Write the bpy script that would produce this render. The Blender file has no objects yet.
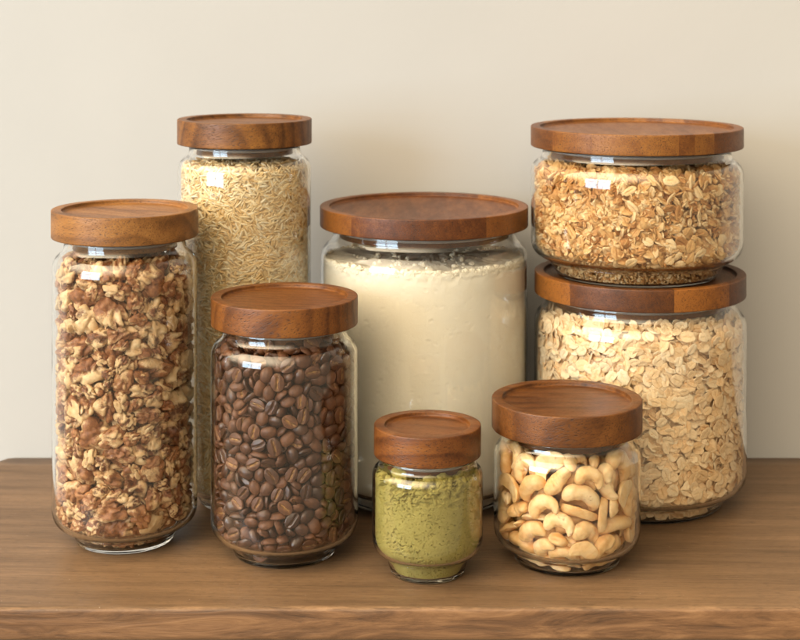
import bpy, bmesh, math, random
import numpy as np
from mathutils import Vector, Matrix, Quaternion, noise
PI = math.pi
EYE = 0.374                                   # lens height above the table top, metres

# ----------------------------------------------------------------- jars: where each stands and its real size
# x, y, base height, body radius, lid radius, lid top, lid thickness, foot height, foot radii (top, bottom), shoulder height, neck and plug radii, fill height above base
JARS = {
 'walnut':  dict(x=-.1880, y=1.0808, z=0, R=.0491, lr=.0497, top=.2259, lt=.0188, hf=.0085, f0=.0352, f1=.0330, sh=.0230, rn=.0410, rp=.0356, fill=.1950),
 'rice':    dict(x=-.1143, y=1.1631, z=0, R=.0488, lr=.0493, top=.2806, lt=.0182, hf=.0085, f0=.0352, f1=.0330, sh=.0210, rn=.0408, rp=.0354, fill=.2470),
 'coffee':  dict(x=-.0771, y=1.0557, z=0, R=.0491, lr=.0490, top=.1710, lt=.0184, hf=.0085, f0=.0358, f1=.0338, sh=.0220, rn=.0410, rp=.0356, fill=.1440),
 'flour':   dict(x=.0179,  y=1.1798, z=0, R=.0773, lr=.0776, top=.2147, lt=.0149, hf=.0100, f0=.0640, f1=.0605, sh=.0260, rn=.0680, rp=.0635, fill=.1770),
 'matcha':  dict(x=.0177,  y=1.0191, z=0, R=.0358, lr=.0345, top=.0954, lt=.0193, hf=.0110, f0=.0262, f1=.0238, sh=.0150, rn=.0306, rp=.0262, fill=.0645),
 'cashew':  dict(x=.1100,  y=1.0421, z=0, R=.0483, lr=.0494, top=.1063, lt=.0196, hf=.0085, f0=.0362, f1=.0346, sh=.0200, rn=.0412, rp=.0356, fill=.0790),
 'oats':    dict(x=.1768,  y=1.1670, z=0, R=.0776, lr=.0772, top=.1679, lt=.0160, hf=.0100, f0=.0640, f1=.0603, sh=.0240, rn=.0690, rp=.0640, fill=.1410),
 'granola': dict(x=.1743,  y=1.1660, z=.1651, R=.0776, lr=.0776, top=.1097, lt=.0146, hf=.0115, f0=.0640, f1=.0585, sh=.0210, rn=.0690, rp=.0635, fill=.0790),
}
GT = .0019                                    # glass wall thickness

def bez(p0, p1, p2, p3, n):
    out = []
    for i in range(1, n + 1):
        t = i / n; u = 1 - t
        out.append(tuple(u*u*u*a + 3*u*u*t*b + 3*u*t*t*c + t*t*t*d for a, b, c, d in zip(p0, p1, p2, p3)))
    return out

def outer_profile(j):
    R, hf, f0, f1, rn, sh = j['R'], j['hf'], j['f0'], j['f1'], j['rn'], j['sh']
    Hj = j['top'] - j['lt']
    p = [(0, .0010), (f1 - .0065, .0010)]
    p += bez(p[-1], (f1 - .0045, .0010), (f1 - .0040, .0002), (f1 - .0028, .0002), 4)
    p += bez(p[-1], (f1 - .0008, .0002), (f1, .0008), (f1 + .0001, .0022), 5)
    p += [(f1 + (f0 - f1) * .55, .0022 + (hf - .0042) * .55), (f0 - .0002, hf - .0020)]
    p += bez(p[-1], (f0, hf - .0006), (f0 + .0006, hf + .0002), (f0 + .0018, hf + .0006), 5)
    cr = min(.0125, R - f0 - .0022)
    p += [(R - cr, hf + .0014)]
    p += bez(p[-1], (R - cr * .42, hf + .0028), (R, hf + .0062), (R, hf + .0150), 12)
    z0 = Hj - sh
    for k in range(1, 9): p.append((R, hf + .0150 + (z0 - hf - .0150) * k / 8))
    p += bez(p[-1], (R, Hj - sh * .40), (rn + .0004, Hj - sh * .58), (rn, Hj - .0046), 16)
    p += [(rn - .0001, Hj - .0030)]
    p += bez(p[-1], (rn, Hj - .0009), (rn - .0004, Hj - .0006), (rn - .0011, Hj - .0005), 3)
    return p

def inner_profile(j):
    R, hf, f0, f1, rn, sh = j['R'], j['hf'], j['f0'], j['f1'], j['rn'], j['sh']
    Hj = j['top'] - j['lt']; t = GT
    p = [(0, .0027), (f1 - .0060, .0027)]
    p += bez(p[-1], (f1 - .0030, .0027), (f1 - .0016, .0030), (f1 - .0014, .0044), 4)
    p += [(f0 - .0017, hf - .0008)]
    p += bez(p[-1], (f0 - .0015, hf + .0014), (f0 - .0010, hf + .0024), (f0 + .0006, hf + .0026), 5)
    cr = min(.0125, R - f0 - .0022)
    p += [(R - cr, hf + .0034)]
    p += bez(p[-1], (R - cr * .42 - .0008, hf + .0050), (R - t, hf + .0080), (R - t, hf + .0155), 12)
    z0 = Hj - sh
    for k in range(1, 9): p.append((R - t, hf + .0155 + (z0 - hf - .0155) * k / 8))
    p += bez(p[-1], (R - t, Hj - sh * .40 - .001), (rn - t + .0004, Hj - sh * .58 - .0008), (rn - t, Hj - .0046), 16)
    p += [(rn - t, Hj - .0030), (rn - t + .0002, Hj - .0009)]
    return p

def inner_radius(j):
    p = inner_profile(j)
    z = np.array([q[1] for q in p[1:]]); r = np.array([q[0] for q in p[1:]])
    z = np.maximum.accumulate(z + np.arange(len(z)) * 1e-9)
    return lambda h: np.interp(h, z, r)

# ----------------------------------------------------------------- mesh makers for the kernels, beans and flakes
def sphere_grid(nu, nv):
    """closed lat-long sphere: unit directions and faces"""
    d = [(0, 0, -1)]; f = []
    for i in range(1, nv):
        a = -PI / 2 + PI * i / nv
        for k in range(nu):
            b = 2 * PI * k / nu
            d.append((math.cos(a) * math.cos(b), math.cos(a) * math.sin(b), math.sin(a)))
    d.append((0, 0, 1)); n = len(d)
    for k in range(nu): f.append((0, 1 + (k + 1) % nu, 1 + k))
    for i in range(nv - 2):
        for k in range(nu):
            a = 1 + i * nu + k; b = 1 + i * nu + (k + 1) % nu
            f.append((a, b, b + nu, a + nu))
    for k in range(nu): f.append((n - 1, n - 1 - nu + k, n - 1 - nu + (k + 1) % nu))
    return np.array(d), f

def ico(level):
    bm = bmesh.new(); bmesh.ops.create_icosphere(bm, subdivisions=level, radius=1)
    v = np.array([x.co[:] for x in bm.verts]); f = [tuple(q.index for q in x.verts) for x in bm.faces]
    bm.free(); return v, f

def N(p, o=0.): return noise.noise(Vector((p[0] + o, p[1] + o * .7, p[2] - o * .4)))

def make_bean(seed, nu=26, nv=20):
    rnd = random.Random(seed)
    d, f = sphere_grid(nu, nv)
    a, b = .0057 * rnd.uniform(.95, 1.05), .0043 * rnd.uniform(.95, 1.05)
    top, bot = .0034, .0012
    v = np.zeros_like(d); col = np.zeros(len(d))
    for i, (x, y, z) in enumerate(d):
        # long axis x; grid poles are at z: the flat side is z < 0
        s = .96 + .05 * N((x * 1.6, y * 1.6, z * 1.6), seed * 3.1)
        px, py = a * x * s, b * y * s
        pz = top * z * s if z > 0 else bot * math.copysign(abs(z) ** .6, z) * s
        if z < .15:
            yy = py - .0004 * math.sin(px / a * 2.2 + seed)
            g = math.exp(-(yy / .00055) ** 2) * max(0, 1 - abs(px / a) ** 4)
            if z < 0: pz += .0015 * g; col[i] = g
            pz -= .0003 * math.exp(-((abs(yy) - .0013) / .0008) ** 2) if z < 0 else 0
        v[i] = (px, py, pz)
    v[:, 2] -= v[:, 2].mean()
    return v, f, col

def make_cashew(seed):
    rnd = random.Random(100 + seed)
    half = seed in (5, 6, 8); frag = seed in (7, 9)
    nl, nc = 40, 28
    R0 = .0075 * rnd.uniform(.88, 1.18); sweep = math.radians(rnd.choice((130, 150, 170, 188)) + rnd.uniform(-12, 12) if not frag else 80)
    rm = .0054 * rnd.uniform(.82, 1.10)
    v = []; col = []
    tw = rnd.uniform(-.0018, .0018)
    for i in range(nl):
        t = i / (nl - 1); tt = .5 - .5 * math.cos(PI * t)
        th = (tt - .5) * sweep
        prof = max(0., 1 - abs(2 * tt - 1) ** 3.0) ** .5
        rr = rm * prof * (1.08 - .50 * tt + .16 * math.sin(PI * tt)) * (1 + .10 * N((tt * 4, seed * 3.1, 0), 1))
        Rr = R0 * (1 + .16 * math.cos(th * 1.2))
        c = Vector((Rr * math.sin(th) * 1.12, Rr * math.cos(th), tw * math.sin(th * 1.5)))
        o = Vector((math.sin(th), math.cos(th), 0))
        for k in range(nc):
            a = 2 * PI * k / nc
            ca, sa = math.cos(a), math.sin(a)
            q = 1 - .10 * math.exp(-(sa / .22) ** 2) * (1 if ca < 0 else .55)   # seam round the kernel
            q += .20 * N((c.x * 230 + ca, c.y * 230 + sa, sa + 2), seed * 5.3)
            q += .07 * N((c.x * 420 + ca * 3, c.y * 420, sa * 3), seed * 2.3) + .06 * N((tt * 2.5, ca * 2.6 + seed, sa * 2.6), seed * 4.7) + .035 * N((tt * 3, ca * 6, sa * 6), seed * 1.9)
            zz = .84 * sa
            if half: zz = max(zz, -.05 - .10 * (1 - abs(ca)))
            v.append(c + o * (rr * ca * q) + Vector((0, 0, rr * zz * q)))
            col.append(rnd.random() * .0 + max(0, N((c.x * 420, c.y * 420, sa * 1.5), seed * 9.7)) * .8)
    f = []
    for i in range(nl - 1):
        for k in range(nc):
            a = i * nc + k; b = i * nc + (k + 1) % nc
            f.append((a, b, b + nc, a + nc))
    f.append(tuple(range(nc))[::-1]); f.append(tuple((nl - 1) * nc + k for k in range(nc)))
    v = np.array([tuple(q) for q in v]); v -= v.mean(0)
    f = [q[::-1] for q in f]
    return v, f, np.array(col)

def make_walnut(seed, level=5):
    rnd = random.Random(300 + seed)
    d, f = ico(level)
    big = [.92, .86, .74, .70, .60, .56, .48, .44, .38, .80][seed % 10]
    sx, sy, sz = .0152 * big, .0112 * big * rnd.uniform(.85, 1.1), .0078 * big * rnd.uniform(.9, 1.25) + .0012
    planes = []
    for k in range(rnd.choice((0, 0, 1, 1))):
        n = Vector((rnd.gauss(0, 1), rnd.gauss(0, 1), rnd.gauss(0, .8))).normalized()
        planes.append((n, rnd.uniform(.42, .66)))
    v = np.zeros_like(d); col = np.zeros(len(d)); k_ = .85 + .42 * big
    for i, q in enumerate(d):
        p = Vector(q); o = seed * 7.7
        w = Vector((N(p * .9, o), N(p * .9, o + 31), N(p * .9, o + 57))) * .8
        g1 = abs(N((p + w) * k_, o + 3)); g2 = abs(N((p + w * 1.3) * k_ * 1.9, o + 9))
        r1 = math.exp(-(g1 / .11) ** 2); r2 = math.exp(-(g2 / .12) ** 2)      # folds between the lobes
        lobe = N(p * 1.15, o + 5)
        h = 1 - .40 * r1 - .05 * r2 + .44 * lobe
        x = p * h; cut = 0.
        for n, t in planes:
            e = x.dot(n) - t - .10 * N(p * 2.2, o + 71)
            if e > 0: x = x - n * (e * .9); cut = max(cut, min(1, e * 6))
        x = x + p * (.05 * N(p * 2.6, o + 15))
        v[i] = (x.x * sx, x.y * sy, x.z * sz)
        skin = .42 + .34 * r1 + .12 * r2 + 1.15 * N(p * .9, o + 41) + .30 * N(p * 2.4, o + 43) - .25 * lobe
        col[i] = max(0, min(1, skin * (1 - .8 * cut)))
    v -= v.mean(0)
    return v, f, col

def make_flake(seed, size=.0050, thick=.00042, curl=1., narrow=1.):
    rnd = random.Random(500 + seed)
    nr, na = 6, 24
    asp = rnd.uniform(.60, .90) * narrow; c1, c2 = rnd.uniform(-.3, .9) * curl, rnd.uniform(-.5, .6) * curl
    top = []; bot = []; col = []
    e = [1 + .20 * N((math.cos(2 * PI * k / na) * 1.4, math.sin(2 * PI * k / na) * 1.4, 0), seed * 4.1) + rnd.uniform(-.05, .05) for k in range(na)]
    for k in (rnd.randrange(na), rnd.randrange(na)): e[k] *= .84; e[(k + 1) % na] *= .94   # nicks
    def pt(r, a, k):
        x, y = r * e[k] * math.cos(a), r * e[k] * math.sin(a) * asp
        z = .15 * c1 * x * x + .26 * c2 * y * y - .10 * math.exp(-((y - .05 * math.sin(x * 3)) / .09) ** 2) * (1 - r * r) + .10 * N((x * 1.6, y * 1.6, 1), seed * 2.7) + .035 * N((x * 6, y * 6, 1), seed * 1.7) + .12 * x * y * c2
        return x, y, z
    for i in range(nr + 1):
        r = i / nr
        for k in range(1 if i == 0 else na):
            x, y, z = pt(r, 2 * PI * k / na, k)
            th = thick * (1.15 - .75 * r ** 3)
            top.append((x * size, y * size, z * size + th)); bot.append((x * size, y * size, z * size - th))
            col.append(.55 * r ** 2 + .5 * N((x * 3, y * 9, 5), seed * 3.3) - .8 * math.exp(-(y / .07) ** 2) * (1 - r))
    n = len(top); f = []
    def ring(i, k): return 0 if i == 0 else 1 + (i - 1) * na + k % na
    for i in range(nr):
        for k in range(na):
            if i == 0: q = (0, ring(1, k), ring(1, k + 1))
            else: q = (ring(i, k), ring(i + 1, k), ring(i + 1, k + 1), ring(i, k + 1))
            f.append(q); f.append(tuple(n + w for w in q[::-1]))
    for k in range(na): f.append((ring(nr, k), n + ring(nr, k), n + ring(nr, k + 1), ring(nr, k + 1)))
    return np.array(top + bot), f, np.array(col + col)

def make_grain(seed):
    rnd = random.Random(700 + seed)
    d, f = sphere_grid(8, 10)
    L, r = .0037 * rnd.uniform(.9, 1.08), .00090 * rnd.uniform(.92, 1.06)
    v = np.stack([d[:, 0] * r, d[:, 1] * r * .82, d[:, 2] * L], 1)
    v[:, 0] += (d[:, 2] ** 2) * .0005 * rnd.uniform(-1, 1)
    w = (1 - np.abs(d[:, 2]) ** 6 * .2)
    v[:, 0] *= w; v[:, 1] *= w
    return v, f, np.zeros(len(v))

def euler_mats(rng, n):
    q = rng.normal(size=(n, 4)); q /= np.linalg.norm(q, axis=1)[:, None]
    return quat_mats(q)

def quat_mats(q):
    w, x, y, z = q.T
    return np.stack([np.stack([1-2*(y*y+z*z), 2*(x*y-z*w), 2*(x*z+y*w)], -1),
                     np.stack([2*(x*y+z*w), 1-2*(x*x+z*z), 2*(y*z-x*w)], -1),
                     np.stack([2*(x*z-y*w), 2*(y*z+x*w), 1-2*(x*x+y*y)], -1)], 1)

def make_cluster(seed):
    """granola lump: toasted flakes and crumbs baked together round a knobbly core"""
    rng = np.random.default_rng(900 + seed)
    d, f0 = ico(3)
    s = [.0060, .0075, .0050, .0085][seed % 4]
    core = np.array([np.array(q) * (1 + .42 * N(q * 1.4, seed * 3.) + .22 * N(q * 4, seed) + .1 * N(q * 9, seed)) for q in d]) * s * .82
    V = [core]; F = list(f0); C = [np.full(len(core), -.25)]; n = len(core)
    for k in range(20):
        v, f, c = make_flake(40 + (seed * 5 + k) % 6, .0037 * rng.uniform(.6, 1.1))
        u = rng.normal(size=3); u /= np.linalg.norm(u)
        t = u + rng.normal(size=3) * .55; t /= np.linalg.norm(t)
        a = np.cross(t, rng.normal(size=3)); a /= np.linalg.norm(a); b = np.cross(t, a)
        M = np.stack([a, b, t], 1)
        V.append(v @ M.T + u * s * rng.uniform(.72, .98)); C.append(c)
        F += [tuple(w + n for w in q) for q in f]; n += len(v)
    return np.concatenate(V), F, np.concatenate(C)
# ================================================================= scene helpers
scene = bpy.context.scene
COL = scene.collection

def link(o, parent=None):
    COL.objects.link(o)
    if parent: o.parent = parent
    return o

def mesh_obj(name, v, f, mat, parent=None, smooth=True, attrs=None):
    me = bpy.data.meshes.new(name)
    me.from_pydata([tuple(map(float, q)) for q in v], [], f)
    me.polygons.foreach_set('use_smooth', [smooth] * len(me.polygons))
    if mat: me.materials.append(mat)
    for k, a in (attrs or {}).items():
        at = me.attributes.new(k, 'FLOAT', 'POINT'); at.data.foreach_set('value', np.asarray(a, dtype=np.float32))
    me.update()
    return link(bpy.data.objects.new(name, me), parent)

def tag(o, label, cat=None, group=None, kind=None):
    o['label'] = label
    if cat: o['category'] = cat
    if group: o['group'] = group
    if kind: o['kind'] = kind
    return o

def lathe(prof, seg, closed=False):
    """surface of revolution; r = 0 points become one vertex"""
    V = []; F = []; rows = []
    for r, z in prof:
        if r <= 1e-9: rows.append([len(V)] * seg); V.append((0, 0, z))
        else:
            rows.append(list(range(len(V), len(V) + seg)))
            V += [(r * math.cos(2 * PI * k / seg), r * math.sin(2 * PI * k / seg), z) for k in range(seg)]
    pairs = list(zip(rows[:-1], rows[1:])) + ([(rows[-1], rows[0])] if closed else [])
    for a, b in pairs:
        for k in range(seg):
            q = [a[k], a[(k + 1) % seg], b[(k + 1) % seg], b[k]]
            q = [x for i, x in enumerate(q) if x not in q[:i]]
            if len(q) > 2: F.append(tuple(q))
    return V, F

# ================================================================= materials
class NT:
    def __init__(s, name):
        s.m = bpy.data.materials.new(name); s.m.use_nodes = True
        s.t = s.m.node_tree; s.t.nodes.clear()
        s.out = s.n('ShaderNodeOutputMaterial')
    def n(s, kind, **kw):
        x = s.t.nodes.new(kind)
        for k, v in kw.items():
            if k.startswith('_'): setattr(x, k[1:], v)
            else:
                key = int(k[1:]) if k[0] == 'i' and k[1:].isdigit() else k.replace('__', ' ')
                s.set(x.inputs[key], v)
        return x
    def set(s, sock, v):
        if isinstance(v, bpy.types.NodeSocket): s.t.links.new(v, sock)
        elif isinstance(v, bpy.types.Node): s.t.links.new(v.outputs[0], sock)
        else: sock.default_value = v
    def math(s, op, a, b=0., c=None):
        x = s.n('ShaderNodeMath', _operation=op); s.set(x.inputs[0], a); s.set(x.inputs[1], b)
        if c is not None: s.set(x.inputs[2], c)
        return x.outputs[0]
    def mix(s, fac, a, b, mode='MIX'):
        x = s.n('ShaderNodeMix', _data_type='RGBA', _blend_type=mode)
        s.set(x.inputs[0], fac); s.set(x.inputs[6], a); s.set(x.inputs[7], b); return x.outputs[2]
    def ramp(s, fac, stops):
        x = s.n('ShaderNodeValToRGB'); e = x.color_ramp.elements
        while len(e) < len(stops): e.new(0.5)
        for q, (p, c) in zip(e, stops): q.position = p; q.color = c if len(c) == 4 else (*c, 1)
        s.set(x.inputs[0], fac); return x.outputs[0]
    def rng(s, v, a, b, c, d):
        x = s.n('ShaderNodeMapRange'); s.set(x.inputs[0], v)
        for i, q in enumerate((a, b, c, d)): x.inputs[i + 1].default_value = q
        return x.outputs[0]
    def noise(s, vec, scale, detail=3., rough=.5, dist=0., out=0):
        x = s.n('ShaderNodeTexNoise'); s.set(x.inputs['Vector'], vec)
        x.inputs['Scale'].default_value = scale; x.inputs['Detail'].default_value = detail
        x.inputs['Roughness'].default_value = rough; x.inputs['Distortion'].default_value = dist
        return x.outputs[out]
    def mapping(s, vec, loc=(0, 0, 0), rot=(0, 0, 0), scale=(1, 1, 1)):
        x = s.n('ShaderNodeMapping'); s.set(x.inputs[0], vec)
        x.inputs[1].default_value = loc; x.inputs[2].default_value = rot; x.inputs[3].default_value = scale
        return x.outputs[0]
    def obj(s): return s.n('ShaderNodeTexCoord').outputs['Object']
    def attr(s, name, kind='GEOMETRY'):
        x = s.n('ShaderNodeAttribute', _attribute_name=name, _attribute_type=kind); return x.outputs['Fac']
    def bump(s, h, strength=.3, dist=.001):
        x = s.n('ShaderNodeBump'); s.set(x.inputs['Height'], h)
        x.inputs['Strength'].default_value = strength; x.inputs['Distance'].default_value = dist; return x.outputs[0]
    def bsdf(s, color, rough=.5, normal=None, spec=.5, **kw):
        x = s.n('ShaderNodeBsdfPrincipled'); s.set(x.inputs['Base Color'], color); s.set(x.inputs['Roughness'], rough)
        s.set(x.inputs['Specular IOR Level'], spec)
        if normal is not None: s.set(x.inputs['Normal'], normal)
        for k, v in kw.items(): s.set(x.inputs[k.replace('__', ' ')], v)
        s.t.links.new(x.outputs[0], s.out.inputs[0]); return x

def rgb(c): return (*c, 1) if len(c) == 3 else c

def wood(name, dark, mid, light, off=(0, 0, 0), rot=0., staves=None, ring=95., tilt=(.10, .06), rough=.42, contrast=1., pores=1., rim=0.):
    """oiled hardwood cut from the solid: growth rings about a tilted axis, pores along the grain, glued staves"""
    s = NT(name); P = s.mapping(s.obj(), rot=(0, 0, rot))
    sep = s.n('ShaderNodeSeparateXYZ', i0=P)
    stave_rnd = None
    if staves:                                                     # glued staves run round the rim; the floor is one board
        raw = s.n('ShaderNodeSeparateXYZ', i0=s.obj())
        rad_ = s.math('SQRT', s.math('ADD', s.math('POWER', raw.outputs[0], 2.), s.math('POWER', raw.outputs[1], 2.)))
        cr = s.n('ShaderNodeValToRGB'); cr.color_ramp.interpolation = 'CONSTANT'; el = cr.color_ramp.elements
        while len(el) < len(staves): el.new(.5)
        for q, (x_, v_) in zip(el, staves): q.position = max(0., (x_ + .08) / .16); q.color = (v_, v_, v_, 1)
        s.set(cr.inputs[0], s.math('ADD', s.math('DIVIDE', raw.outputs[0], .16), .5))
        on = s.math('GREATER_THAN', rad_, rim)
        stave_rnd = s.math('ADD', s.math('MULTIPLY', s.math('SUBTRACT', cr.outputs[0], .5), on), .5)
        cb = s.n('ShaderNodeCombineXYZ', i0=s.math('MULTIPLY', stave_rnd, 1.7), i1=s.math('MULTIPLY', stave_rnd, .31), i2=s.math('MULTIPLY', stave_rnd, .23))
        ad = s.n('ShaderNodeVectorMath', _operation='ADD'); s.set(ad.inputs[0], P); s.set(ad.inputs[1], cb.outputs[0]); P = ad.outputs[0]
    P = s.mapping(P, loc=off, rot=(tilt[0], tilt[1], tilt[0] * .7))
    warp = s.noise(s.mapping(P, scale=(6, 16, 16)), 1., 2.)
    sp = s.n('ShaderNodeSeparateXYZ', i0=P)
    rr = s.math('SQRT', s.math('ADD', s.math('POWER', s.math('ADD', sp.outputs[1], .035), 2.), s.math('POWER', s.math('ADD', sp.outputs[2], .05), 2.)))
    ph = s.math('ADD', s.math('MULTIPLY', rr, ring), s.math('MULTIPLY', warp, 3.2))
    fr = s.math('FRACT', ph)
    rings = s.math('MULTIPLY', s.math('POWER', fr, 2.2), s.math('SUBTRACT', 1., s.n('ShaderNodeMapRange', _interpolation_type='SMOOTHSTEP', i0=fr, i1=.72, i2=1.).outputs[0]))
    fib = s.noise(s.mapping(P, scale=(40, 900, 900)), 1., 4., .6)
    fib2 = s.noise(s.mapping(P, scale=(14, 130, 130)), 1., 4., .6)
    big = s.noise(s.mapping(P, scale=(8, 26, 26)), 1., 2.)
    pv = s.noise(s.mapping(P, scale=(330, 1250, 1250)), 1., 3., .6)
    pore = s.rng(pv, .53, .70, 0., .85 * pores)
    mott = s.noise(s.mapping(P, scale=(110, 420, 420)), 1., 4., .65)
    t = s.math('ADD', s.math('MULTIPLY', rings, .75 * contrast), s.math('MULTIPLY', fib2, .75))
    t = s.math('ADD', t, s.math('MULTIPLY', fib, .45)); t = s.math('ADD', t, s.math('MULTIPLY', big, .75))
    t = s.rng(t, .65, 1.65, -.30, .70)
    t = s.math('ADD', t, s.math('MULTIPLY', mott, .6))
    if stave_rnd is not None: t = s.math('ADD', t, s.rng(stave_rnd, 0, 1, -.5, .5))
    c = s.ramp(t, [(0., rgb(light)), (.48, rgb(mid)), (1., rgb(dark))])
    c = s.mix(pore, c, rgb([q * .42 for q in dark]))
    h = s.math('SUBTRACT', s.math('MULTIPLY', fib, .5), s.math('MULTIPLY', pore, 1.0))
    ro = s.math('ADD', s.math('MULTIPLY', fib2, .16), rough - .08)
    s.bsdf(c, ro, s.bump(h, .28, .0006), .34)
    return s.m

def glass_material():
    """clear borosilicate, a real closed wall with an outer and an inner face"""
    s = NT('clear_glass')
    wob = s.bump(s.noise(s.obj(), 45., 1.), .04, .0015)
    m = s.n('ShaderNodeBsdfGlass', IOR=1.46, Roughness=0., Color=(.996, .998, .996, 1), Normal=wob)
    s.t.links.new(m.outputs[0], s.out.inputs[0])
    return s.m

def tone(s):
    """per-piece tone: an object property on single pieces, a mesh attribute in merged heaps"""
    return s.math('ADD', s.attr('tone'), s.attr('tone', 'OBJECT'))

def walnut_material():
    s = NT('walnut_kernel'); P = s.obj(); T = tone(s)
    sk = s.math('ADD', s.attr('skin'), s.rng(s.noise(P, 480., 6., .72), .3, .7, -.34, .34))
    sk = s.math('ADD', sk, s.rng(T, 0, 1, -.30, .26))
    flesh = s.ramp(s.noise(P, 260., 3.), [(.3, (.66, .40, .18)), (.55, (.76, .52, .27)), (.75, (.84, .64, .38))])
    skin = s.ramp(s.math('ADD', s.noise(P, 330., 5., .65), s.rng(T, 0, 1, -.15, .15)), [(.22, (.095, .029, .010)), (.5, (.27, .096, .030)), (.78, (.47, .21, .075))])
    c = s.mix(s.rng(sk, .16, .60, 0, 1), flesh, skin)
    h = s.noise(P, 900., 4., .6)
    s.bsdf(c, .44, s.bump(h, .4, .0007), .45)
    return s.m

def coffee_material():
    s = NT('roasted_coffee'); P = s.obj(); T = tone(s)
    c = s.ramp(s.math('ADD', s.noise(P, 300., 4., .6), s.rng(T, 0, 1, -.28, .28)), [(.2, (.045, .0150, .006)), (.5, (.098, .034, .0125)), (.85, (.175, .066, .024))])
    chaff = s.math('MULTIPLY', s.attr('skin'), s.rng(s.noise(P, 500., 3.), .42, .58, .0, 1.))
    c = s.mix(s.math('MULTIPLY', chaff, s.rng(T, .25, .6, .1, 1.)), c, (.58, .34, .13, 1))
    s.bsdf(c, s.rng(T, 0, 1, .34, .56), s.bump(s.noise(P, 1100., 3.), .3, .0004), .5)
    return s.m

def cashew_material():
    s = NT('cashew_kernel'); P = s.obj(); T = tone(s)
    n = s.noise(s.mapping(P, scale=(1, 1, 1)), 140., 3.)
    c = s.ramp(s.math('ADD', n, s.rng(T, 0, 1, -.22, .22)), [(.2, (.76, .41, .14)), (.5, (.90, .59, .27)), (.8, (.95, .71, .40))])
    spot = s.rng(s.noise(P, 150., 5., .6), .62, .72, 0., .8)
    c = s.mix(s.math('MULTIPLY', spot, s.rng(T, .45, .8, 0., 1.)), c, (.40, .15, .055, 1))
    c = s.mix(s.rng(s.attr('skin'), .15, .6, 0, .5), c, (.60, .30, .09, 1))
    s.bsdf(c, .42, s.bump(s.noise(P, 330., 5., .6), .5, .0009), .4, Subsurface__Weight=.15, Subsurface__Radius=(.0012, .0007, .0004), Subsurface__Scale=1.)
    return s.m

def flake_material(name, stops, edge, rough=.62, spread=.45):
    s = NT(name); P = s.obj(); T = tone(s)
    n = s.noise(s.mapping(P, scale=(1, 2.6, 1)), 330., 4., .6)
    t = s.math('ADD', s.math('MULTIPLY', n, .55), s.rng(T, 0, 1, .0, spread))
    t = s.math('ADD', t, s.math('MULTIPLY', s.attr('skin'), .16))
    c = s.ramp(t, [(p, rgb(q)) for p, q in stops])
    dk = s.rng(s.noise(P, 850., 3.), .62, .72, 0., .45)
    c = s.mix(dk, c, rgb(edge))
    s.bsdf(c, rough, s.bump(s.noise(s.mapping(P, scale=(1, 3, 1)), 700., 3.), .3, .0005), .3)
    return s.m

def rice_material():
    s = NT('parboiled_rice'); P = s.obj(); T = tone(s)
    c = s.ramp(T, [(0., (.76, .52, .24)), (.4, (.85, .655, .36)), (.8, (.89, .755, .50)), (1., (.91, .82, .63))])
    s.bsdf(c, .38, None, .45)
    return s.m

def powder_material(name, stops, fine, strength, ss=0.):
    s = NT(name); P = s.obj()
    n = s.math('ADD', s.math('MULTIPLY', s.noise(P, 90., 5., .65), .6), s.math('MULTIPLY', s.noise(P, fine, 4., .7), .4))
    c = s.ramp(n, [(p, rgb(q)) for p, q in stops])
    h = s.math('ADD', s.noise(P, fine, 5., .7), s.math('MULTIPLY', s.noise(P, fine * .25, 3.), 1.2))
    s.bsdf(c, .95, s.bump(h, strength, .0008), .1)
    return s.m

GLASS = glass_material()
M_WALNUT, M_COFFEE, M_CASHEW, M_RICE = walnut_material(), coffee_material(), cashew_material(), rice_material()
M_OAT = flake_material('rolled_oat', [(.10, (.66, .39, .17)), (.36, (.86, .60, .33)), (.66, (.94, .74, .48)), (.95, (.96, .84, .63))], (.46, .26, .10))
M_GRAN = flake_material('toasted_granola', [(.10, (.25, .090, .022)), (.36, (.50, .235, .072)), (.64, (.71, .43, .17)), (.96, (.90, .69, .40))], (.30, .12, .034), .5, .62)
M_FLOUR = powder_material('wheat_flour', [(.25, (.94, .86, .69)), (.5, (.955, .885, .73)), (.75, (.965, .905, .765))], 700., .18, .1)
M_MATCHA = powder_material('matcha_powder', [(.28, (.265, .222, .056)), (.5, (.335, .280, .078)), (.72, (.40, .332, .100))], 900., .5)

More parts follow.
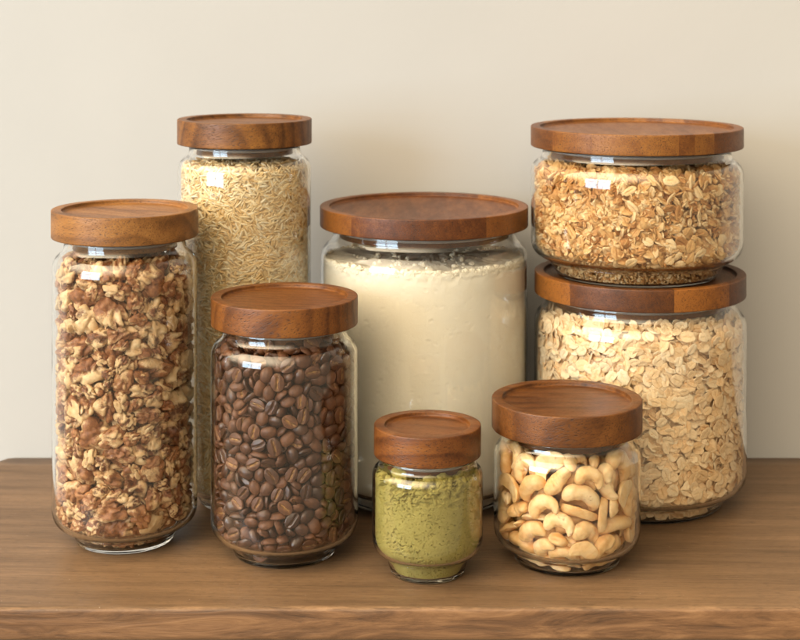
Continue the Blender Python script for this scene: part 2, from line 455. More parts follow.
# ================================================================= table and wall
def build_table():
    x0, x1, y0, y1, th = -.3195, 1.05, .9592, 1.2680, .0206
    nx, ny = 260, 60
    bev = .0016; V = []; F = []
    # profile round front edge: top back -> top front -> face -> underside
    prof = [(y1, 0.)] + [(y1 + (y0 + .012 - y1) * (i / 14), 0.) for i in range(1, 15)]
    prof += [(y0 + .007, 0.), (y0 + .004, 0.), (y0 + .0022, -.0001), (y0 + .0012, -.0004), (y0 + .0004, -.0010), (y0, -.0020)]
    prof += [(y0, -.0020 - (th - .004) * i / 10) for i in range(1, 11)]
    prof += [(y0 + .0006, -th + .0010), (y0 + .0016, -th), (y0 + .02, -th), (y1, -th)]
    xs = [x0 + (x1 - x0) * (i / nx) for i in range(nx + 1)]
    for i, x in enumerate(xs):
        for k, (y, z) in enumerate(prof):
            xx = x
            if i <= 6:                                             # left end: rounded corners in plan
                r = .010; e = (x - x0)
                lo, hi = y0, y1
                d = max(0., 1 - (e / r)) if e < r else 0.
                ins = r * (1 - math.sqrt(max(0., 1 - d * d)))
                y = min(max(y, lo + ins), hi - ins)
            if 14 < k < 30:                                        # worn, chipped front arris and rough-sawn face
                nse = noise.noise(Vector((x * 60, 3, 1))) * .0003 + max(0, noise.noise(Vector((x * 23, 9, 4))) - .35) * .0016
                if k < 22: z -= nse * (1 if k > 16 else .4); y += nse * .5 if k > 18 else 0
                else: y += noise.noise(Vector((x * 30, z * 420, 2))) * .00025 + noise.noise(Vector((x * 140, z * 900, 7))) * .00012
            V.append((xx, y, z))
    m = len(prof)
    for i in range(nx):
        for k in range(m):
            a, b = i * m + k, i * m + (k + 1) % m
            F.append((a, b, b + m, a + m))
    F.append(tuple(range(m))[::-1]); F.append(tuple(nx * m + k for k in range(m)))
    s = NT('table_wood'); P = s.obj()
    Pw = s.mapping(P, loc=(.3, .12, .03), rot=(.05, .02, .035))
    warp = s.noise(s.mapping(Pw, scale=(2.6, 10, 14)), 1., 3.)
    sp = s.n('ShaderNodeSeparateXYZ', i0=Pw)
    rr = s.math('SQRT', s.math('ADD', s.math('POWER', s.math('ADD', sp.outputs[1], -1.28), 2.), s.math('POWER', s.math('ADD', sp.outputs[2], .11), 2.)))
    ph = s.math('ADD', s.math('MULTIPLY', rr, 52.), s.math('MULTIPLY', warp, 6.))
    ring = s.math('POWER', s.math('FRACT', ph), 2.4)
    fib = s.noise(s.mapping(Pw, scale=(18, 700, 700)), 1., 4., .6)
    fib2 = s.noise(s.mapping(Pw, scale=(5, 75, 75)), 1., 5., .62)
    blot = s.noise(s.mapping(P, scale=(5, 11, 40)), 1., 4., .55)
    t = s.math('ADD', s.math('MULTIPLY', ring, .08), s.math('ADD', s.math('MULTIPLY', fib2, .80), s.math('MULTIPLY', fib, .85)))
    t = s.math('ADD', t, s.math('MULTIPLY', blot, .85))
    t = s.rng(t, .98, 1.70, 0, 1)
    c = s.ramp(t, [(.0, (.190, .112, .058, 1)), (.45, (.134, .078, .040, 1)), (.8, (.090, .052, .026, 1)), (1., (.048, .028, .016, 1))])
    tsp = s.rng(s.noise(s.mapping(Pw, scale=(170, 800, 800)), 1., 4., .65), .52, .72, 0., .6)
    c = s.mix(tsp, c, (.034, .019, .010, 1))
    # face of the board: redder, rough-sawn, with pale scuffs
    sep = s.n('ShaderNodeSeparateXYZ', i0=P)
    face = s.rng(sep.outputs[1], .9605, .9592, 0, 1)
    fn = s.noise(s.mapping(P, loc=(3, 0, 0), rot=(0, -.18, 0), scale=(13, 13, 85)), 1., 6., .7, 1.6)
    fc = s.ramp(fn, [(.30, (.032, .014, .007, 1)), (.44, (.098, .045, .019, 1)), (.58, (.170, .083, .036, 1)), (.76, (.28, .150, .068, 1))])
    c = s.mix(s.math('MULTIPLY', face, .85), c, fc)
    edge = s.math('MULTIPLY', s.rng(sep.outputs[2], -.0030, -.0006, 0, 1), s.rng(sep.outputs[1], .9640, .9605, 0, 1))
    wear = s.math('MULTIPLY', edge, s.rng(s.noise(s.mapping(P, scale=(26, 120, 120)), 1., 5., .7), .50, .66, 0, .55))
    c = s.mix(wear, c, (.34, .20, .105, 1))
    dust = s.math('MULTIPLY', s.rng(s.noise(P, 420., 2., .5), .735, .77, 0, .4), s.math('SUBTRACT', 1., face))
    c = s.mix(dust, c, (.58, .50, .42, 1))
    h = s.math('ADD', s.math('MULTIPLY', fib, .7), s.math('MULTIPLY', s.math('MULTIPLY', fn, face), 2.5))
    s.bsdf(c, s.math('ADD', s.math('MULTIPLY', fib2, .22), .36), s.bump(h, .35, .0007), .42)
    o = mesh_obj('wooden_table', V, F, s.m, None, True)
    tag(o, 'brown wooden tabletop with worn front edge standing against the cream wall', 'table')
    return o

def build_wall():
    s = NT('painted_plaster'); P = s.obj()
    n = s.noise(P, 9., 3., .5)
    c = s.ramp(n, [(.3, (.366, .366, .370, 1)), (.7, (.378, .378, .382, 1))])
    h = s.math('ADD', s.noise(P, 200., 4., .6), s.math('MULTIPLY', s.noise(P, 14., 2.), 2.))
    s.bsdf(c, .85, s.bump(h, .05, .002), .15)
    y0, y1 = 1.2712, 1.39
    V = [(x, y, z) for x in (-2.2, 2.4) for y in (y0, y1) for z in (-.8, 1.9)]
    F = [(0, 1, 5, 4), (2, 6, 7, 3), (0, 2, 3, 1), (4, 5, 7, 6), (1, 3, 7, 5), (0, 4, 6, 2)]
    o = mesh_obj('wall', V, F, s.m, None, False)
    tag(o, 'plain cream plaster wall behind the wooden tabletop', 'wall')
    return o

# ================================================================= jars
W_D, W_M, W_L = (.075, .030, .013), (.215, .096, .038), (.37, .190, .080)
LIDWOOD = {
 'walnut':  dict(dark=(0.090, 0.035, 0.008), mid=(0.196, 0.081, 0.020), light=(0.294, 0.137, 0.037), off=(.21, .02, .4), rot=.5, ring=70, tilt=(.25, .1)),
 'rice':    dict(dark=(0.045, 0.015, 0.003), mid=(0.127, 0.047, 0.010), light=(0.231, 0.095, 0.019), off=(.61, .32, .1), rot=.15, ring=120, tilt=(.3, .12)),
 'coffee':  dict(dark=(0.051, 0.015, 0.003), mid=(0.133, 0.044, 0.008), light=(0.194, 0.072, 0.014), off=(.05, .55, .31), rot=.1, ring=110, tilt=(.5, .35)),
 'flour':   dict(dark=(0.032, 0.009, 0.002), mid=(0.089, 0.026, 0.006), light=(0.183, 0.065, 0.013), off=(.33, .11, .2), rot=PI / 2 - .05, staves=[(-.08, .22), (-.053, .60), (.043, .25)], contrast=.35, ring=60, tilt=(.2, .2)),
 'matcha':  dict(dark=(0.045, 0.012, 0.002), mid=(0.117, 0.037, 0.007), light=(0.178, 0.064, 0.013), off=(.81, .2, .6), rot=.3, ring=85, tilt=(.1, .05)),
 'cashew':  dict(dark=(0.038, 0.011, 0.002), mid=(0.100, 0.034, 0.007), light=(0.166, 0.061, 0.013), off=(.43, .71, .12), rot=-.2, ring=70, tilt=(.35, .2)),
 'oats':    dict(dark=(0.032, 0.009, 0.002), mid=(0.096, 0.030, 0.006), light=(0.216, 0.076, 0.013), off=(.17, .35, .7), rot=PI / 2 + .04, staves=[(-.08, .12), (-.057, .72), (.012, .25), (.055, .85)], contrast=.3, ring=60, tilt=(.15, .1)),
 'granola': dict(dark=(0.045, 0.013, 0.003), mid=(0.127, 0.042, 0.008), light=(0.204, 0.081, 0.016), off=(.74, .05, .33), rot=PI / 2 - .03, staves=[(-.08, .80), (-.066, .55), (-.041, .34), (-.004, .24), (.018, .62), (.030, .34), (.045, .74), (.058, .52)], contrast=.3, ring=60, tilt=(.12, .12)),
}
s_ = NT('silicone_gasket'); s_.bsdf((.30, .27, .25, 1), .35, None, .5); GASKET = s_.m
JLABEL = {
 'walnut': 'tall glass jar full of walnut pieces under a light brown wooden lid',
 'rice': 'tallest glass jar holding long grain rice, standing behind the walnut and coffee jars',
 'coffee': 'glass jar full of dark roasted coffee beans with a wooden lid',
 'flour': 'wide glass jar of cream coloured flour standing at the middle back',
 'matcha': 'smallest glass jar, filled with green matcha powder, at the front',
 'cashew': 'short glass jar of cashews with a wooden lid, at the front right',
 'oats': 'wide glass jar of pale rolled oats carrying another jar on its lid',
 'granola': 'squat wide glass jar of golden granola stacked on the oat jar',
}

def build_jar(key):
    j = JARS[key]
    root = link(bpy.data.objects.new('glass_jar', None)); root.empty_display_size = .02
    root.location = (j['x'], j['y'], j['z'] + .0002)
    tag(root, JLABEL[key], 'storage jar', 'glass storage jars with wooden lids')
    prof = outer_profile(j) + inner_profile(j)[::-1]
    v, f = lathe(prof, 128)
    g = mesh_obj('glass_body', v, f, GLASS, root)
    # lid: turned wooden disc with a raised rim, an inset plug and a soft gasket
    top, lt, lr, rp = j['top'], j['lt'], j['lr'], j['rp']; zb = top - lt
    rw, rd, b = .0070, .0028, .0007
    lid = [(0, top - rd), (lr - rw - .0022, top - rd)]
    lid += bez(lid[-1], (lr - rw - .0010, top - rd), (lr - rw, top - rd + .0004), (lr - rw, top - rd + .0012), 4)
    lid += [(lr - rw, top - b)] + bez((lr - rw, top - b), (lr - rw, top - .0002), (lr - rw + .0002, top), (lr - rw + b, top), 3)
    lid += [(lr - b * 1.3, top)] + bez((lr - b * 1.3, top), (lr - .0003, top), (lr, top - .0003), (lr, top - b * 1.3), 4)
    for k in range(1, 5): lid.append((lr, top - b * 1.3 - (lt - b * 2.6) * k / 4))
    lid += bez(lid[-1], (lr, zb + .0003), (lr - .0003, zb), (lr - b * 1.3, zb), 4) + [(rp - .002, zb), (0, zb)]
    rot = {'walnut': 0, 'rice': 1}.get(key, 0)
    kw = LIDWOOD[key]
    m = wood('acacia_wood', rim=lr - rw - .0012, **kw)
    # the lid's own origin sits at its middle so that the grain is local to it
    v, f = lathe([(r, z - zb) for r, z in lid], 128)
    L = mesh_obj('lid', v, [q[::-1] for q in f], m, root); L.location = (0, 0, zb)
    pl = .0078
    plug = [(0, .0)] + [(rp - .0012, -.0002), (rp - .0002, -.0006), (rp - .0001, -.0010), (rp, -pl + .0012)] + bez((rp, -pl + .0012), (rp, -pl + .0003), (rp - .0003, -pl), (rp - .0014, -pl), 4) + [(0, -pl)]
    v, f = lathe(plug, 96)
    p = mesh_obj('lid_plug', v, [q[::-1] for q in f], m, L)
    gr = [(rp - .0008, -.0014), (rp + .0006, -.0014), (rp + .0018, -.0018), (j['rn'] - GT - .0003, -.0024), (j['rn'] - GT - .0003, -.0030), (rp + .0016, -.0036), (rp + .0006, -.0040), (rp - .0008, -.0040)]
    v, f = lathe(gr, 96, True)
    mesh_obj('gasket', v, [q[::-1] for q in f], GASKET, L)
    return root

# ================================================================= what is in the jars
def decode(a):
    a = np.array(a, dtype=float).reshape(-1, 9)
    out = []
    for r in a:
        q = r[5:9] / np.linalg.norm(r[5:9])
        out.append(dict(v=int(r[0]), s=r[1] / 100, p=r[2:5] / 10000 - np.array((0, 0, .0014)), q=q))
    return out

def heap_mesh(name, protos, inst, mat, extra=None):
    """many small pieces in ONE mesh (what lies behind and below the pieces in view)"""
    V = []; L = []; LS = []; A = []; T = []; n = 0
    pre = []
    for v, f, c in protos:
        pre.append((v, np.concatenate([np.array(q) for q in f]), np.array([len(q) for q in f]), c))
    for it in inst:
        v, l, ls, c = pre[it['v']]
        V.append(v * it['s'] @ it['M'].T + it['p']); L.append(l + n); LS.append(ls); A.append(c); T.append(np.full(len(v), it['t'])); n += len(v)
    if extra:
        v, f, t = extra; v = np.array(v)
        V.append(v); L.append(np.concatenate([np.array(q) for q in f]) + n); LS.append(np.array([len(q) for q in f])); A.append(np.zeros(len(v)) + .4); T.append(np.full(len(v), t)); n += len(v)
    V = np.concatenate(V); L = np.concatenate(L); LS = np.concatenate(LS)
    me = bpy.data.meshes.new(name)
    me.vertices.add(len(V)); me.vertices.foreach_set('co', V.astype(np.float32).ravel())
    me.loops.add(len(L)); me.loops.foreach_set('vertex_index', L.astype(np.int32))
    me.polygons.add(len(LS)); me.polygons.foreach_set('loop_start', (np.cumsum(LS) - LS).astype(np.int32))
    me.polygons.foreach_set('use_smooth', np.ones(len(LS), dtype=bool))
    for nm, a in (('skin', np.concatenate(A)), ('tone', np.concatenate(T))):
        at = me.attributes.new(nm, 'FLOAT', 'POINT'); at.data.foreach_set('value', a.astype(np.float32))
    me.materials.append(mat); me.update(calc_edges=True); me.validate()
    return link(bpy.data.objects.new(name, me))

def core_mesh(j, inset, top_drop, seed, bumps=.0015, seg=72):
    rad = inner_radius(j); z1 = j['fill'] - top_drop; V = []; prof = []
    zs = np.linspace(.0040, z1, 40)
    prof = [(0, .0038)] + [(max(.004, float(rad(z)) - inset), float(z)) for z in zs] + [(.012, z1 + .001), (0, z1 + .0015)]
    v, f = lathe(prof, seg)
    out = []
    for q in v:
        p = Vector(q); k = 1 + N(p * 240, seed) * bumps / .03
        out.append((q[0] * k, q[1] * k, q[2]))
    return out, f

PICKS = {}
def contents(key, name, protos, inst, mat, core, label_fn, cat, group, stuff_name, stuff_label, heavy=None):
    """the pieces that show largest are objects of their own; the rest of the heap is one object"""
    j = JARS[key]; base = np.array((j['x'], j['y'], j['z'] + .0002))
    rad = inner_radius(j)
    for i, it in enumerate(inst):
        it.setdefault('t', (i * .61803398875 + (i * i % 17) * .037) % 1.0)
        if 'M' not in it:
            it['M'] = np.array(Quaternion(it['q']).to_matrix())
            v = (heavy or protos)[it['v']][0] * it['s'] @ it['M'].T + it['p']      # keep clear of the glass
            for _ in range(3):
                h = np.hypot(v[:, 0], v[:, 1]); ex = h - (rad(v[:, 2]) - .00035); k = int(ex.argmax())
                if ex[k] > 0: v[:, :2] -= v[k, :2] / h[k] * ex[k]
            if v[:, 2].min() < .0030: v[:, 2] += .0030 - v[:, 2].min()
            it['p'] = it['p'] + (v - ((heavy or protos)[it['v']][0] * it['s'] @ it['M'].T + it['p']))[0]
    pick = PICKS.get(key)
    pick = set(range(len(inst))) if pick is None else set(pick)
    src = []
    for v, f, c in protos:
        me = bpy.data.meshes.new(name)
        me.from_pydata([tuple(map(float, q)) for q in v], [], f); me.polygons.foreach_set('use_smooth', [True] * len(me.polygons))
        at = me.attributes.new('skin', 'FLOAT', 'POINT'); at.data.foreach_set('value', np.asarray(c, dtype=np.float32))
        me.materials.append(mat); src.append(me)
    for i, it in enumerate(inst):
        if i not in pick: continue
        o = bpy.data.objects.new(name, src[it['v']])
        M = Matrix(it['M'].tolist()).to_4x4() @ Matrix.Scale(it['s'], 4)
        M.translation = Vector((base + it['p']).tolist())
        o.matrix_world = M
        o['tone'] = float(it['t'])
        if not PICKS: o['pick_id'] = i; o['pick_key'] = key
        tag(o, label_fn(it, j), cat, group); COL.objects.link(o)
    rest = [it for i, it in enumerate(inst) if i not in pick]
    o = None
    if rest or core:
        lo = heavy or protos
        o = heap_mesh(stuff_name, lo, rest or inst[:1], mat, core)
        o.location = base.tolist()
        tag(o, stuff_label, cat, None, 'stuff')
    return o

def where(it, j, jarname):
    """which part of the jar a piece lies in, in words"""
    u = it['p'][2] / j['fill']
    lv = 'at the top of' if u > .86 else 'in the upper third of' if u > .6 else 'halfway up' if u > .34 else 'in the lower third of' if u > .12 else 'at the bottom of'
    x = it['p'][0] / j['R']
    sd = ' towards its left' if x < -.38 else ' towards its right' if x > .38 else ''
    return f'{lv} the {jarname}{sd}'

def pack(j, protos, n, rng, orient, depths, zlo=.0035, zhi=None, arc=(-PI - .45, .45), size=(.85, 1.12), weights=None, spread=0.):
    """lay pieces against the inside of the glass, layer behind layer; arc: which way they face (camera side)"""
    rad = inner_radius(j); zhi = zhi or j['fill']; out = []
    pts = np.zeros((0, 3))
    for layer, (cnt, d0, d1) in enumerate(depths):
        acc = []; tries = 0
        while len(acc) < cnt and tries < cnt * 12:
            tries += 1
            a = rng.uniform(*arc); z = rng.uniform(zlo, zhi)
            r = float(rad(z)); key_ = np.array((a * r, z))
            if spread and acc:
                dd = np.array(acc); 
                if (((dd - key_) ** 2).sum(1) < spread ** 2).any(): continue
            acc.append(key_)
            w_ = weights(a) if callable(weights) else weights
            vi = int(rng.choice(len(protos), p=w_)); s = rng.uniform(*size)
            u = np.array((math.cos(a), math.sin(a), 0))
            M = orient(u, z, a, rng)
            v = (protos[vi][0] * s) @ M.T
            zc = max(z, .0031 - v[:, 2].min())
            zc = min(zc, zhi + .004 - v[:, 2].max()) if zhi < j['fill'] else zc
            rc = r
            for _ in range(3):
                w = v + u * rc
                ex = (np.hypot(w[:, 0], w[:, 1]) - rad(w[:, 2] + zc)).max()
                rc -= ex + .00025
            rc -= rng.uniform(d0, d1)
            out.append(dict(v=vi, s=float(s), p=u * rc + np.array((0, 0, zc)), M=M, t=float(rng.random())))
    return out

def top_layer(j, protos, n, rng, orient, size=(.85, 1.12), rise=.004, weights=None):
    rad = inner_radius(j); out = []
    for _ in range(n):
        a = rng.uniform(-PI, PI); z = j['fill'] + rng.uniform(-.004, rise)
        vi = int(rng.choice(len(protos), p=weights)); s = rng.uniform(*size)
        M = orient(np.array((math.cos(a), math.sin(a), 0)), z, a, rng)
        v = (protos[vi][0] * s) @ M.T
        reach = np.hypot(v[:, 0], v[:, 1]).max()
        R = float(rad(z + .004)) - reach - .0005
        rc = R * math.sqrt(rng.random())
        out.append(dict(v=vi, s=float(s), p=np.array((math.cos(a) * rc, math.sin(a) * rc, z)), M=M, t=float(rng.random())))
    return out

def frame(t, rng):
    t = t / np.linalg.norm(t)
    a = np.cross(t, rng.normal(size=3)); a /= np.linalg.norm(a)
    return np.stack([a, np.cross(t, a), t], 1)

UP = np.array((0., 0., 1.))
def flake_orient(face):
    def fn(u, z, a, rng):
        k = noise.noise(Vector((a * 3.2, z * 45, 3)))              # patches that lie flat on the glass, patches seen edge-on
        w = face + k * .9
        t = u * max(.05, w + .45) + UP * rng.normal(.35, .45) * (1.15 - w) + rng.normal(size=3) * .33
        return frame(t, rng)
    return fn
def flat_orient(u, z, a, rng): return frame(UP + rng.normal(size=3) * .42, rng)
def any_orient(u, z, a, rng): return frame(rng.normal(size=3), rng)
def grain_orient(u, z, a, rng):
    tang = np.cross(UP, u); th = rng.normal(0, .75) + noise.noise(Vector((a * 5, z * 60, 1))) * 1.1
    t = tang * math.cos(th) + UP * math.sin(th) + u * rng.normal(0, .16)
    return frame(t * (1 if rng.random() < .5 else -1), rng)
def grain_top(u, z, a, rng):
    th = rng.uniform(0, 2 * PI); return frame(np.array((math.cos(th), math.sin(th), rng.normal(0, .22))), rng)

def powder(key, name, mat, label, cat, pit, rough_top, lumps, lump_size, seg=300, dz=.0006, rise=.35):
    """a powder pressed against the glass: crumbly skin, ragged top and loose lumps on it"""
    j = JARS[key]; rad = inner_radius(j)
    rows = int((j['fill'] + .004 - .0030) / dz)
    V = []; F = []; sc_ = 1 / .036
    for i in range(rows + 1):
        u = i / rows
        for k in range(seg):
            a = 2 * PI * k / seg; ca, sa = math.cos(a), math.sin(a)
            h = j['fill'] + rough_top * (N((ca * 2.2, sa * 2.2, 0), 3) + .6 * N((ca * 7, sa * 7, 0), 8) + .5 * N((ca * 19, sa * 19, 0), 5))
            z = .0030 + (h - .0030) * u
            r = float(rad(z)) - .00025
            r -= pit(ca * r, sa * r, z, (h - z))
            V.append((ca * r, sa * r, z))
    for i in range(rows):
        for k in range(seg):
            a = i * seg + k; b = i * seg + (k + 1) % seg
            F.append((a, b, b + seg, a + seg))
    base = rows * seg; prev = list(range(base, base + seg)); ring = 26; top_r = [math.hypot(V[q][0], V[q][1]) for q in prev]
    for m in range(1, ring + 1):
        cur = []
        for k in range(seg):
            q = V[prev[0] - prev[0] + base + k]; s = 1 - m / (ring + .6)
            x, y = q[0] * s, q[1] * s
            z = j['fill'] - .0005 + (q[2] - j['fill']) * s ** 3 + rough_top * .9 * N((x * 160, y * 160, 0), 12) + rough_top * .5 * N((x * 420, y * 420, 0), 2)
            cur.append(len(V)); V.append((x, y, z))
        for k in range(seg): F.append((prev[k], prev[(k + 1) % seg], cur[(k + 1) % seg], cur[k]))
        prev = cur
    F.append(tuple(prev))
    F.append(tuple(range(seg))[::-1])
    rng = np.random.default_rng(77)
    d, fs = ico(3)
    for k in range(lumps):
        s = lump_size * (rng.random() ** 2.4 * .86 + .14); a = rng.uniform(-PI, PI) if k % 3 == 0 else rng.uniform(-PI * .97, -PI * .03)
        sq = np.array((rng.uniform(.8, 1.2), rng.uniform(.8, 1.2), rng.uniform(.65, 1)))
        pts = np.array([np.array(q) * (1 + .42 * N(q * 1.5, k * 1.3) + .24 * N(q * 3.7, k) + .13 * N(q * 8, k)) for q in d]) * s * sq
        z = j['fill'] + rng.uniform(-.4, rise) * s - (rng.uniform(0, .004) if k % 3 == 1 else 0)
        zz = pts[:, 2] + z
        rc = float(rad(z))
        for _ in range(3): rc -= (np.hypot(pts[:, 0] + math.cos(a) * rc, pts[:, 1] + math.sin(a) * rc) - rad(zz)).max() + .0002
        if k % 4 == 0: rc *= 1 - rng.random() * .7
        n = len(V); V += [(x + math.cos(a) * rc, y + math.sin(a) * rc, q) for (x, y, _), q in zip(pts, zz)]
        F += [tuple(w + n for w in q) for q in fs]
    o = mesh_obj(name, V, F, mat, None, True)
    o.location = (j['x'], j['y'], j['z'] + .0002)
    tag(o, label, cat, None, 'stuff')
    return o

def flour_pit(x, y, z, depth):
    p = (x * 70, y * 70, z * 45)
    e = max(0, N((x * 420, y * 420, z * 420), 7) - .44) * .0022 + .00010 * (1 + N((x * 90, y * 90, z * 30), 4))
    crumb = max(0., 1 - depth / .010)
    e += crumb * max(0, .35 + N((x * 260, y * 260, z * 260), 2) + .5 * N((x * 620, y * 620, z * 620), 9)) * .0020
    return min(e, .004)

def matcha_pit(x, y, z, depth):
    b = N((x * 42, y * 42, z * 60), 6)                            # bands of cracked cake between smoother ones
    c = N((x * 210, y * 210, z * 260), 1); c2 = N((x * 560, y * 560, z * 680), 3); c3 = N((x * 1250, y * 1250, z * 1250), 5)
    crack = max(0, .055 - abs(c + .5 * c2)) / .055               # thin lines where two clods meet
    k = max(0., min(1., .45 + 2.8 * b))
    hole = max(0, c2 + .6 * c3 - .38)
    top = max(0., 1 - depth / .017)
    e = k * (crack * .0042 * max(0, c3 + .22) + hole * .0090) + max(0, c3 - .47) * .0170 + .00004 * (1 + c3)
    e += top * max(0, .15 + c * 1.5 + .5 * c2) * .0050
    return min(e, .006)

